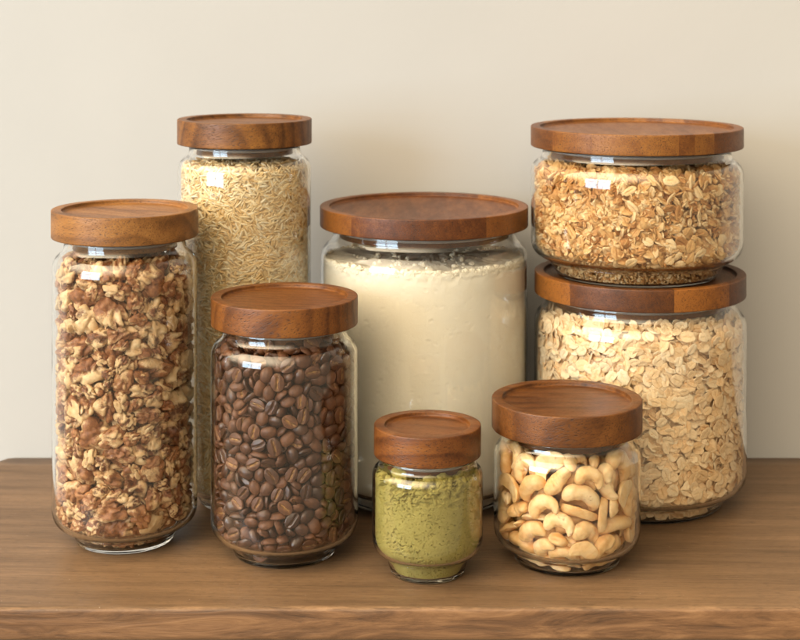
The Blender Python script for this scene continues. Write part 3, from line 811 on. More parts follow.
# resting places of the loose pieces: kind, size %, x y z in tenths of a millimetre, rotation (four numbers)
DATA = {}
DATA['walnut'] = [
7,113,-188,-155,90,11,11,-46,-86,8,84,63,-69,69,24,-64,42,-58,7,86,-36,-75,79,73,-64,-15,14,3,101,257,50,106,64,47,-8,-58,4,97,151,-231,110,55,36,71,-23,
6,109,-235,137,100,75,50,-8,-40,2,109,-37,-276,360,17,-24,-72,61,6,100,228,-93,100,53,64,-29,45,7,82,155,258,76,86,39,-11,-26,6,98,78,216,87,7,25,-82,-49,
3,84,342,-135,165,50,10,52,67,6,108,-169,203,91,8,91,-38,-4,8,89,85,47,72,17,33,-69,-61,7,98,-273,67,74,25,-27,-61,68,1,101,328,231,552,45,9,-79,38,
5,100,-153,-333,160,15,10,-37,-90,2,107,-396,-54,348,54,11,71,41,2,81,378,108,587,76,42,48,1,7,94,-6,117,81,26,82,-45,-18,3,89,23,-255,93,27,-25,-62,68,
2,104,286,215,211,19,93,26,10,7,92,-73,-389,155,46,38,-79,3,2,109,237,-160,279,42,-39,-35,-73,1,102,270,-285,202,1,-23,85,-46,6,102,203,183,90,15,-3,85,48,
5,113,172,-380,293,8,41,-67,60,2,111,364,51,234,32,8,-66,66,8,107,99,-215,180,9,48,7,-86,8,94,-54,14,72,45,-75,13,-43,5,107,-138,-241,92,88,30,13,30,
7,90,154,-318,152,24,-82,-46,-17,4,114,261,-51,334,67,-7,-73,-5,6,99,396,-142,504,40,38,39,-72,2,99,-386,122,261,57,2,81,-7,6,111,-401,15,184,31,9,-91,21,
4,98,245,-345,408,26,-74,-29,-53,7,84,-332,113,151,68,-59,-29,29,6,107,395,-165,256,85,-4,9,50,0,86,240,-161,488,74,-45,-17,-45,9,95,-273,25,141,60,9,-50,60,
0,83,-27,-400,336,89,-44,2,-7,0,82,-266,-101,168,34,-33,-38,-78,0,92,55,-383,207,17,-31,83,-41,5,94,405,-52,185,14,-84,45,-24,8,90,-378,-146,165,84,36,38,1,
7,95,-368,-237,197,42,-47,-74,20,8,99,191,139,167,57,-31,59,46,7,81,405,153,187,15,61,25,72,4,106,-136,-388,407,25,29,-35,-84,5,111,119,-234,280,15,-82,24,47,
0,87,-264,-11,319,62,25,-21,-70,6,112,-30,-309,199,80,-20,52,18,4,108,-180,196,194,78,11,56,-21,7,113,-265,-270,168,74,-64,13,8,4,81,-157,-310,307,59,61,51,-4,
8,107,-61,228,360,42,-89,-11,5,4,100,-239,-337,229,30,11,-38,-86,2,80,-344,251,683,81,-3,-51,-26,8,96,160,-385,177,95,11,10,23,2,95,234,-346,584,52,61,58,5,
5,85,-60,210,79,88,46,-5,3,6,82,-280,208,194,4,2,-88,46,4,102,377,-185,372,29,-56,23,73,6,85,-203,-201,160,9,8,-48,86,6,107,273,-43,199,28,-5,-89,-32,
4,98,-129,-395,233,31,30,-37,-81,2,92,-276,-61,442,95,21,5,-17,7,86,231,-192,79,86,-27,-17,38,3,97,199,233,323,5,-88,-27,37,2,111,-215,-322,580,37,-15,-90,-3,
6,111,-110,-232,215,61,15,69,33,9,114,381,165,391,61,9,-77,10,1,100,-283,187,316,82,-28,46,-17,5,87,218,-175,146,85,38,9,32,4,98,378,-177,604,68,1,67,-27,
9,87,-372,-204,369,48,-78,22,-32,8,113,-409,-73,178,47,31,-64,51,8,81,-380,220,205,52,-24,75,-30,7,87,230,72,211,7,-75,65,-1,6,98,-193,259,562,61,43,-61,-22,
9,84,-185,-174,323,55,-53,49,-40,5,86,-83,240,225,30,-47,-80,15,6,92,29,-243,219,35,-43,49,66,6,101,193,-293,339,11,50,-77,35,0,82,-263,-316,439,25,-92,21,-17,
5,93,16,-423,437,70,-68,11,-13,6,111,111,226,229,16,-3,-98,-1,8,112,92,-332,326,15,-48,-69,50,1,103,45,301,1726,27,27,-88,-23,7,81,142,192,156,59,-50,46,41,
8,99,334,153,146,20,-61,47,-59,1,103,124,-319,462,44,-47,48,-58,4,83,-306,-295,325,41,-9,-76,47,8,108,-350,-259,267,32,32,32,82,2,111,-135,-364,832,51,-41,-56,-48,
3,81,223,110,317,63,24,44,-57,3,101,-246,139,719,50,-28,-78,-19,6,84,-76,-289,119,58,13,-68,41,8,100,-237,123,192,38,6,-25,88,6,112,420,-58,310,52,-58,52,32,
2,113,276,91,758,80,27,46,25,6,90,-392,175,384,58,21,68,36,7,91,-80,-429,469,23,22,-78,52,6,83,-269,-237,237,7,25,94,-16,7,82,-265,254,143,41,-6,-27,86,
5,113,-285,-174,323,32,45,43,-70,7,115,-424,80,389,86,-9,-49,-3,4,86,-399,-152,254,7,73,-63,21,2,94,-372,33,521,74,59,-15,25,4,98,-182,-246,419,32,78,-17,49,
9,115,199,-224,935,2,-67,-59,-43,7,82,-349,182,155,83,-38,-6,38,6,109,32,-245,472,71,48,42,-26,8,103,145,-205,389,25,-8,53,79,3,114,-355,181,511,17,-70,-30,61,
8,114,-262,77,396,60,7,63,46,4,111,235,181,462,50,24,-70,42,8,111,-142,208,503,94,5,11,-28,6,81,-336,27,387,40,67,54,-27,9,95,260,68,425,80,21,-45,31,
7,100,112,-422,392,72,66,-14,7,7,103,-276,101,475,44,-45,-74,-18,2,107,-43,-368,530,3,-78,-57,21,2,83,298,-252,389,6,24,59,76,3,98,400,-80,864,39,70,-10,57,
0,92,-162,-363,1245,20,-9,41,88,6,85,175,168,661,31,-63,37,-59,8,86,-244,38,507,3,-93,-23,-23,7,108,-229,-368,330,60,-5,-54,57,5,102,418,64,473,62,37,27,-61,
6,91,-167,193,369,42,61,-35,-56,8,89,-304,-206,170,19,52,35,75,7,108,-70,-409,660,69,-30,35,54,5,109,-211,140,564,8,38,-88,-25,7,109,-196,-163,228,56,-81,2,12,
8,95,50,225,408,41,7,89,-10,6,80,-105,221,433,60,25,41,-63,7,90,321,139,515,60,7,75,25,2,107,-376,-108,524,62,32,18,-68,2,107,279,-103,1655,62,-50,55,-18,
6,94,309,-34,810,51,32,-70,36,7,109,90,238,320,38,39,-81,-14,5,103,-339,-256,534,12,-89,42,-6,1,101,-364,-79,759,94,8,27,9,8,93,-231,-271,318,44,-39,-8,79,
5,106,-427,-17,646,62,-12,-75,-12,6,94,-258,213,427,57,-65,-35,-33,4,114,60,-409,1179,0,-57,4,81,8,99,416,-116,406,61,-37,-27,63,6,110,354,21,368,15,-72,-56,-35,
4,103,419,-46,476,12,63,-42,-62,6,111,-281,-183,440,28,35,-74,49,6,84,136,205,513,24,19,-25,91,6,106,30,-261,583,1,87,-47,-8,3,112,264,-78,941,44,-30,76,35,
4,85,-262,49,608,17,-24,-28,-91,7,100,332,-110,419,19,-35,85,32,4,109,359,195,1201,52,-61,58,8,6,87,-248,-26,550,36,19,-81,40,2,93,-391,99,676,57,31,60,45,
5,101,250,-44,682,15,97,0,-11,6,81,-184,-247,235,18,59,10,-77,5,105,-73,-283,627,39,-53,-35,65,7,88,337,-71,240,8,85,45,24,5,83,348,40,512,84,-23,-23,-42,
7,91,-183,-157,445,53,13,-79,25,7,109,184,165,570,15,-88,40,17,3,105,-340,-210,652,24,41,-38,78,5,99,-89,-240,487,40,48,-48,60,6,108,246,-195,759,52,-39,-73,17,
6,86,-254,-212,525,29,73,-50,-34,3,104,-225,-130,606,14,-42,-88,0,9,112,-185,-257,721,52,11,-83,-7,6,93,431,38,597,62,35,-22,65,3,105,-318,234,862,82,0,-45,-31,
8,110,-297,158,631,38,35,64,55,0,81,412,-9,712,20,80,-24,50,7,90,332,-97,517,39,-70,-46,36,7,100,192,238,555,89,25,36,-2,0,81,300,21,1651,6,50,23,82,
9,109,-270,13,727,34,29,66,58,7,87,-119,207,589,24,-30,-14,-90,4,110,398,-74,601,66,-73,0,-1,5,103,159,-233,536,28,-8,-17,93,3,102,360,-197,777,74,8,63,19,
9,94,30,-420,715,0,-15,-66,-72,2,83,318,220,718,68,70,14,11,1,86,-265,148,1206,1,-4,-28,-95,7,99,-239,-356,726,70,-42,56,-4,9,112,236,-140,1492,66,-26,54,43,
9,86,-3,-420,834,71,59,-7,35,8,104,290,-8,501,9,41,84,31,6,88,109,-417,809,90,33,-24,5,6,106,-275,13,840,40,-21,-27,84,8,81,362,-250,295,18,64,49,54,
7,102,333,-103,318,20,-82,17,49,4,109,178,185,760,28,-68,31,59,6,83,113,-208,606,76,59,1,25,8,105,-117,215,299,96,20,-8,-11,2,88,-152,238,690,84,-5,-50,12,
4,87,-158,-398,677,72,-10,-66,10,4,114,261,73,1143,64,-24,69,18,4,114,280,-9,589,62,-45,-39,50,5,100,114,-401,588,38,-24,-6,88,4,114,16,-257,707,35,68,-41,48,
2,91,-91,-247,949,74,64,14,-9,6,101,-333,-41,220,20,-35,60,-67,3,105,-218,-156,908,24,93,-15,-19,6,109,413,103,722,70,5,68,15,6,112,139,-221,778,67,-58,-25,37,
4,83,236,114,634,53,16,-49,-66,3,91,360,216,970,4,-42,-89,8,5,97,43,-342,637,7,21,-37,-89,5,110,52,243,852,80,52,11,-23,4,85,-248,239,640,56,-48,-66,6,
5,89,297,167,327,69,31,13,63,5,97,99,252,708,49,-12,25,82,6,105,213,-129,598,84,2,-23,48,9,92,206,324,1709,11,69,-59,39,7,92,-172,-212,513,58,-39,-70,0,
6,109,-302,-281,781,15,71,50,-45,7,113,255,88,546,6,90,27,31,4,95,62,244,603,96,24,-1,0,8,103,345,-25,430,26,72,-18,-60,3,94,280,-186,643,51,10,6,-84,
4,102,-390,67,866,75,58,-23,-18,2,84,387,153,849,10,76,26,-57,5,110,-169,-184,1542,12,81,-26,-49,2,108,-253,-324,983,66,9,-51,52,7,87,299,-316,479,12,-91,-37,-10,
3,102,-223,188,1921,42,-11,-88,15,2,99,-362,133,1582,35,-7,73,57,2,110,79,-273,985,13,-44,-32,-82,7,100,337,-273,587,38,43,-6,81,4,81,-307,68,923,75,-39,-6,52,
6,103,-340,121,804,58,43,-35,58,3,112,-362,-180,859,15,-53,-70,43,7,89,417,-118,711,29,66,47,-49,4,115,151,-368,707,89,37,3,-22,4,105,96,-342,1280,69,28,-63,-17,
3,111,-46,-392,1015,60,45,-62,19,6,85,-223,-283,876,81,44,-27,24,6,107,197,-154,691,31,-75,-57,-2,1,89,-385,163,974,57,-77,-20,14,8,106,-93,-226,708,46,28,25,80,
7,105,-199,165,971,39,-2,-57,71,2,94,-391,2,985,93,10,-30,-11,4,96,135,-285,636,29,-5,34,-88,4,114,-174,233,870,61,59,45,-24,6,99,-396,-99,629,3,96,24,5,
5,95,298,-142,837,47,11,-77,-38,3,101,338,238,1351,18,39,86,-22,1,95,331,-188,1160,95,14,-16,16,5,86,208,-272,708,18,31,-46,80,4,91,-277,-176,727,1,-53,49,-68,
2,96,-369,-197,1031,31,83,-1,-44,8,94,-299,-301,696,10,-26,61,-72,4,89,-33,253,685,50,-67,28,45,0,84,-207,-161,1117,17,72,14,64,6,114,-203,-150,796,82,-40,29,-24,
7,103,231,-80,780,73,-37,-55,9,4,101,366,41,837,17,-32,8,92,8,103,-57,244,603,31,-7,-44,83,6,95,14,-335,773,3,43,-38,-81,5,99,-401,-114,950,47,17,-60,61,
6,92,-432,-43,870,72,2,-3,-68,4,100,-240,115,866,0,80,-48,-34,5,103,4,-300,862,22,50,82,12,8,82,-207,-132,712,47,-80,34,-4,7,111,117,-312,821,49,-74,-8,-44,
2,105,363,-163,979,4,56,-51,-64,6,106,-84,-311,731,30,-5,89,-32,8,105,250,30,860,79,-25,45,-29,1,93,405,-95,1249,12,-32,64,-67,3,93,-234,136,1074,38,23,86,-21,
3,100,-147,234,1019,40,-12,-66,-60,2,86,-252,15,1554,47,31,81,8,5,99,330,-96,734,5,-19,83,-50,6,99,-297,297,1913,57,47,-65,7,6,85,358,-243,668,43,51,-33,-65,
6,93,-391,182,783,51,-41,-45,-60,9,108,260,-302,811,44,43,0,-78,4,91,130,-237,1103,29,22,-45,81,5,84,274,-156,1056,58,13,60,-51,1,110,250,-291,1274,36,6,46,-80,
3,81,218,128,918,35,-40,37,75,8,83,-390,186,878,51,-34,-71,30,3,83,-376,197,1136,43,-46,75,14,5,92,244,-50,463,83,-26,38,27,6,87,299,120,876,57,-8,56,-58,
7,104,-256,252,746,68,65,12,-29,8,98,-78,-301,1039,9,35,-91,-15,4,105,133,-390,1710,52,59,-11,-59,9,89,248,224,861,1,9,76,62,4,108,-272,-28,953,14,-88,-18,-40,
3,110,354,-122,1850,44,23,-14,85,9,104,380,-128,1464,44,-54,-34,-61,7,101,-230,91,971,46,-10,-31,-82,4,102,401,123,1122,8,65,-61,42,8,109,315,161,1302,11,35,-17,90,
8,93,-339,-35,862,30,-52,-66,42,7,94,113,-223,691,46,86,12,-14,5,84,-88,223,818,80,-12,-58,3,4,81,245,-27,1314,41,58,-40,57,7,103,-333,108,419,47,56,-43,-50,
4,83,354,-242,491,48,-20,80,26,1,104,382,17,999,37,62,-49,48,8,103,131,-408,1033,40,-18,70,54,8,97,-272,-82,844,5,1,-27,95,9,101,-411,-5,1219,4,-80,12,57,
0,90,226,208,1211,47,8,-62,-61,8,110,70,-235,841,28,-15,12,93,3,102,383,11,1398,80,-41,-26,33,2,82,-359,184,1319,25,-60,-45,-59,2,98,-402,15,1501,1,78,-10,61,
9,89,333,0,1234,38,53,59,-46,3,114,214,195,1013,52,-79,-3,-29,2,80,-284,29,1103,1,30,-58,74,9,107,267,60,1417,58,24,-49,-59,1,111,-333,-11,1366,3,-31,-63,69,
5,101,-95,-239,808,13,-48,-80,-32,5,106,246,-39,1084,47,-45,1,-74,2,97,170,232,1533,13,28,-38,-86,7,114,-195,148,1603,81,22,51,-12,8,96,305,-291,925,21,-54,59,-54,
1,83,-318,-95,1070,57,-57,-26,-52,4,96,423,23,1178,67,-7,-66,31,3,92,224,-321,1042,47,-71,16,-47,8,81,89,-351,878,24,-9,89,-35,5,100,324,117,1001,52,16,67,-48,
5,90,-170,-384,1042,5,78,-21,-56,4,102,-160,214,1147,90,-3,-19,-36,8,89,245,-206,1218,48,-9,-86,0,2,84,179,-364,1126,4,-31,94,-5,3,97,374,88,1275,88,35,-28,-6,
0,85,116,-258,1362,23,89,34,12,7,100,-244,-352,1116,30,7,4,94,5,105,-338,63,1248,25,-28,-87,30,6,85,57,-431,1317,7,-52,40,74,9,111,-302,-262,1183,36,77,29,-41,
0,109,96,310,1905,25,-45,34,-77,8,86,378,-230,1300,20,-46,-45,-73,8,98,218,-128,1075,4,44,85,-24,6,91,348,251,1107,13,-60,-57,-52,7,111,254,50,1020,32,16,82,42,
6,108,211,-150,1334,97,7,-11,13,8,99,-22,240,964,78,-5,51,-32,5,109,-416,70,1077,5,66,-71,19,2,94,381,104,1509,57,-46,24,62,8,98,128,197,886,82,0,50,-23,
7,86,-249,-357,818,28,39,-9,86,8,103,-236,-29,1054,30,70,-63,1,1,106,-218,176,1435,61,17,-26,72,4,90,-166,-299,1118,32,-6,-31,88,8,102,212,139,1107,27,26,-37,-84,
5,85,-328,116,1115,34,-67,-40,51,5,101,-27,-250,1400,56,-76,-26,-13,1,103,-306,5,1914,20,20,-42,-85,7,94,-256,196,1326,30,28,47,-77,6,83,-167,-402,1127,42,-80,40,8,
8,109,-15,231,1227,6,-30,40,85,8,93,-129,-318,986,63,30,62,-31,3,100,-107,-235,1243,2,76,6,63,2,113,170,-267,1644,48,34,75,27,6,114,407,70,1656,62,-10,-16,-75,
5,106,369,-197,1696,6,-78,22,57,9,98,-10,-362,1343,61,11,-77,-8,5,104,248,117,1523,60,70,-20,30,4,86,-406,117,1386,18,-22,68,66,7,98,-429,39,791,47,55,65,19,
8,100,-416,-55,1085,10,8,2,-98,4,83,-88,-388,1133,64,-13,-7,74,8,113,317,154,1100,33,-75,55,-1,8,107,-321,97,1022,52,20,-52,63,8,94,277,-86,1234,66,11,13,-72,
6,110,-205,143,454,62,-38,66,14,6,97,196,-382,832,85,21,-45,11,3,107,-330,187,1757,1,75,-63,-15,8,85,-159,-261,850,8,-84,32,40,3,101,-241,-328,1411,5,-22,-83,49,
2,81,413,-16,1529,54,21,-67,-43,9,111,-167,-348,1563,49,64,53,-24,4,82,-26,-332,1209,5,-37,18,-90,6,87,305,-296,692,12,39,55,-71,8,89,327,-3,695,36,23,81,-38,
3,80,-104,-410,1476,97,-14,-4,-16,6,95,-244,84,1307,33,3,-42,83,3,107,-401,67,1764,70,-23,-59,-31,8,85,361,258,814,43,12,87,-16,4,105,-37,-264,1124,81,-2,-5,57,
4,94,-278,318,1719,63,33,-62,29,1,91,322,-234,1412,8,21,-71,-65,8,83,-272,-219,828,6,82,-51,22,7,113,60,-311,1139,10,51,54,-64,7,96,294,-95,1317,33,82,0,44,
8,106,318,-274,990,89,41,-7,-13,7,82,-36,-405,1183,63,0,6,-76,5,83,-414,-105,1376,5,-52,-48,-69,9,83,214,-371,949,15,2,-56,-80,2,101,-309,-230,1699,46,57,60,31,
8,89,-215,-96,1004,53,-11,-45,-70,4,90,194,-189,1157,30,75,56,6,8,91,213,-237,1075,54,-52,13,63,8,98,-316,-22,1232,79,50,31,-4,8,103,186,144,1338,17,-79,16,-56,
4,91,98,246,1199,43,4,-66,-61,3,93,255,-333,1498,24,-67,-34,-60,3,91,155,-387,1391,9,-8,-9,-98,5,110,339,-45,1117,42,13,-79,-40,8,107,-148,-222,1059,35,8,24,-89,
7,112,-395,109,1178,49,-63,58,7,5,81,284,-244,1052,46,-26,-82,14,6,101,184,161,1433,5,37,92,-4,2,100,226,-335,1839,12,-69,39,58,4,89,-145,240,1348,89,25,-13,-34,
7,90,-212,-263,1223,63,42,36,-52,2,110,-340,-142,1275,21,96,2,-9,2,92,-286,-264,1511,10,-26,38,87,4,114,-16,259,1333,63,-37,55,39,8,88,-165,-172,1008,21,-96,-9,0,
6,98,-250,56,1416,25,35,81,-38,1,83,-309,-90,1465,55,41,-29,65,4,102,75,-409,940,43,79,-18,-38,2,83,-386,-146,1521,48,-72,28,-39,8,91,239,-64,1383,15,-11,-94,23,
7,101,141,211,1111,23,70,-10,-66,4,91,30,-256,1219,25,-17,-92,-20,9,105,-100,253,1611,57,13,48,-63,8,85,443,11,1299,60,44,-49,43,9,95,126,-365,1515,2,-24,-49,83,
2,88,21,-268,1562,6,-41,4,90,1,106,-202,-170,1357,28,-53,25,-75,5,106,242,226,1376,22,-47,38,75,4,111,237,107,1774,29,41,61,60,3,90,366,185,1622,53,-39,66,-34,
6,104,211,122,1624,47,42,69,-33,2,99,112,-292,1825,40,65,60,18,4,85,-370,-199,1410,0,23,-91,-32,5,107,289,195,1473,88,-45,-3,2,5,106,28,-426,1510,36,10,78,-48,
9,91,-115,-264,1634,49,41,-61,44,4,84,-134,-285,1371,23,4,-19,-94,7,85,-29,-429,1247,14,34,-32,-86,1,85,373,175,1781,57,19,-78,12,5,105,325,-270,1782,33,-71,-41,-45,
5,99,300,-294,1120,58,-66,30,35,5,99,-411,-127,1163,56,-18,-79,13,0,88,231,-183,1884,25,44,48,-71,4,84,295,-173,1269,3,-28,22,92,1,83,-400,-106,1695,16,-80,-5,-56,
1,106,-21,-398,1645,25,-42,-67,-54,6,80,276,-336,1365,28,-90,2,30,5,86,245,-24,1197,72,-48,42,24,5,91,64,-316,1703,25,26,-82,43,7,107,216,-121,1252,47,-37,67,-42,
1,81,186,-265,1468,57,34,-5,73,4,107,-188,185,1263,75,-46,-2,-46,8,93,48,-439,1424,43,-86,-13,-19,2,81,-340,255,1615,73,10,-59,-30,4,106,11,-416,1789,7,-17,-97,9,
6,107,137,-205,1240,54,9,74,-35,6,96,-363,196,1447,35,-84,10,36,8,97,155,-410,1596,99,0,-3,7,4,91,-222,-268,1619,59,-19,-37,-68,7,82,-38,-377,1540,27,-76,-53,20,
6,98,-88,-229,1477,73,11,-60,25,7,93,-83,-431,1349,51,7,-53,66,7,95,152,-175,1062,80,-50,-27,-13,5,110,261,69,1288,48,44,56,50,7,99,-98,-358,1401,78,25,-49,24,
3,102,-207,-336,1719,96,-8,25,1,4,85,48,-420,1051,75,30,57,-9,8,97,-332,-262,1364,23,68,-49,-47,5,109,229,212,1680,28,82,2,-48,2,83,-234,248,1624,68,-50,-50,10,
4,98,-417,-53,1810,81,-14,-33,-45,7,98,312,-45,1489,13,13,-29,-93,8,91,129,-411,1833,30,-19,-74,-56,9,82,-72,-334,1777,32,-44,80,-20,2,85,418,-85,1643,35,50,50,60,
5,84,104,-225,1507,57,69,29,30,6,110,329,229,1548,15,8,-86,-46,7,95,50,-276,1465,10,-30,77,54,6,99,-314,116,1478,33,84,-32,27,4,109,-316,260,1491,46,10,63,59,
5,99,-232,-287,1313,5,-4,-29,94,4,82,-54,-309,1483,22,32,-88,25,4,103,327,-250,1563,73,-26,51,36,6,113,44,-418,1910,51,48,-52,48,8,107,-224,88,1668,4,-63,70,30,
5,103,247,6,1531,59,36,-33,-62,5,110,-241,-91,1678,78,42,-43,-10,8,85,1,-240,1300,72,29,-54,-28,7,106,-235,-108,1576,62,-61,-45,-12,9,86,-343,-239,1871,72,36,-50,27,
7,95,-167,173,781,1,-90,-35,20,1,83,-318,17,1681,18,63,-17,-72,6,105,-188,-211,1733,65,-36,-51,40,5,102,262,-333,1636,31,-66,-32,-59,6,91,-417,-48,1617,52,-9,-80,26,
7,87,-236,-35,1131,69,-17,-27,-63,8,86,-173,408,1750,86,-36,33,6,5,110,-323,-93,1608,13,-71,68,-6,8,104,-384,-186,1193,86,1,48,2,3,112,-187,305,1807,45,72,47,-21,
6,96,407,134,1358,58,35,70,18,8,107,-96,218,1844,41,34,-82,14,4,100,319,118,1695,26,-94,16,-11,7,89,-235,-169,1621,31,-84,-27,-32,4,89,310,284,1740,45,-45,56,52,
2,81,379,-16,1773,42,-58,-29,-62,7,85,-143,417,1851,37,-91,-4,-13,7,106,269,-249,1696,60,66,4,-43,7,100,-245,22,1198,63,11,-76,5,5,89,287,-178,1774,81,-38,-12,-42,
4,81,-4,425,1886,28,58,74,10,8,82,-137,331,1898,29,13,93,4,7,105,186,-149,839,11,53,-65,52,7,102,147,199,1645,35,-5,-92,-9,4,92,-393,159,1868,20,56,-77,20,
5,102,-362,-169,1802,55,16,63,-50,8,108,-240,-150,1483,83,48,17,20,4,87,241,-69,1798,64,-58,-20,-45,8,81,-260,148,1571,55,-65,48,16,8,93,88,-370,1605,52,-41,-74,-6,
3,88,-91,-412,1895,17,9,8,97,5,89,327,275,1855,13,-31,-93,9,7,108,-95,240,1729,41,39,-24,-77,8,85,-101,-260,1080,37,5,0,-92,2,96,316,36,1878,26,55,-28,73,
1,91,-203,-203,1850,32,-91,23,-5,8,108,181,-154,1719,28,-43,-19,-82,5,106,423,66,1767,16,73,-5,64,6,84,-343,-238,1594,13,96,19,-9,7,82,6,-348,1456,48,43,-72,21,
5,108,279,192,1857,63,55,-49,20,6,86,-153,-410,1767,84,-3,-51,-12,5,104,223,352,1827,35,91,9,-16,7,90,88,-225,1721,49,79,30,15,5,104,-36,-251,1730,63,-70,-27,-18,
8,90,-282,-338,1637,68,22,55,-40,1,82,-66,332,1830,58,-69,-34,23,5,81,209,249,1814,7,-76,57,27,7,90,19,425,1803,2,-54,82,15,4,85,20,-263,1655,41,15,-22,-86,
8,89,-438,55,1621,5,67,70,-19,7,89,-87,-314,1307,92,-8,32,-18,5,106,133,217,1776,37,37,-63,55,8,84,130,-296,1177,55,-55,-21,57,7,102,-16,246,1857,37,-36,-72,-44,
7,93,-246,-57,1214,90,2,-38,12,7,92,-222,-95,1906,26,49,79,-23,2,92,-264,-79,1799,2,-81,55,-17,1,91,-22,-300,1899,41,83,-14,33,4,104,-175,-349,1840,15,-3,-93,-31,
6,84,-340,241,1881,38,-1,-88,26,8,113,140,-404,1921,77,-34,-52,2,8,108,385,-166,1355,75,64,7,-2,8,115,105,-218,1908,87,44,2,17,7,101,-287,115,1902,4,-23,-63,-72,
7,85,385,-213,1898,13,-26,61,-73,7,110,240,-55,1920,1,69,24,67,8,88,314,201,1708,92,-32,-11,13,4,112,-227,125,1793,59,-9,-77,-19,4,85,-166,189,1697,28,82,-35,-32,
7,98,170,-395,1214,1,-95,-19,18,8,102,-237,356,1911,75,4,-53,-37,8,93,341,-101,1059,84,-5,45,27,8,89,218,-102,1176,7,15,-25,-94,5,81,-237,39,1733,32,59,-42,60,
7,112,159,402,1737,24,-55,44,66,8,105,-149,-186,1654,14,-78,14,58,6,98,50,237,1616,5,-2,-99,3,8,106,240,95,1875,33,-80,-33,36,6,81,-154,197,1793,54,-81,17,4,
6,85,-101,-254,1808,72,-54,-29,30,8,81,-138,-273,1919,65,60,16,-40]
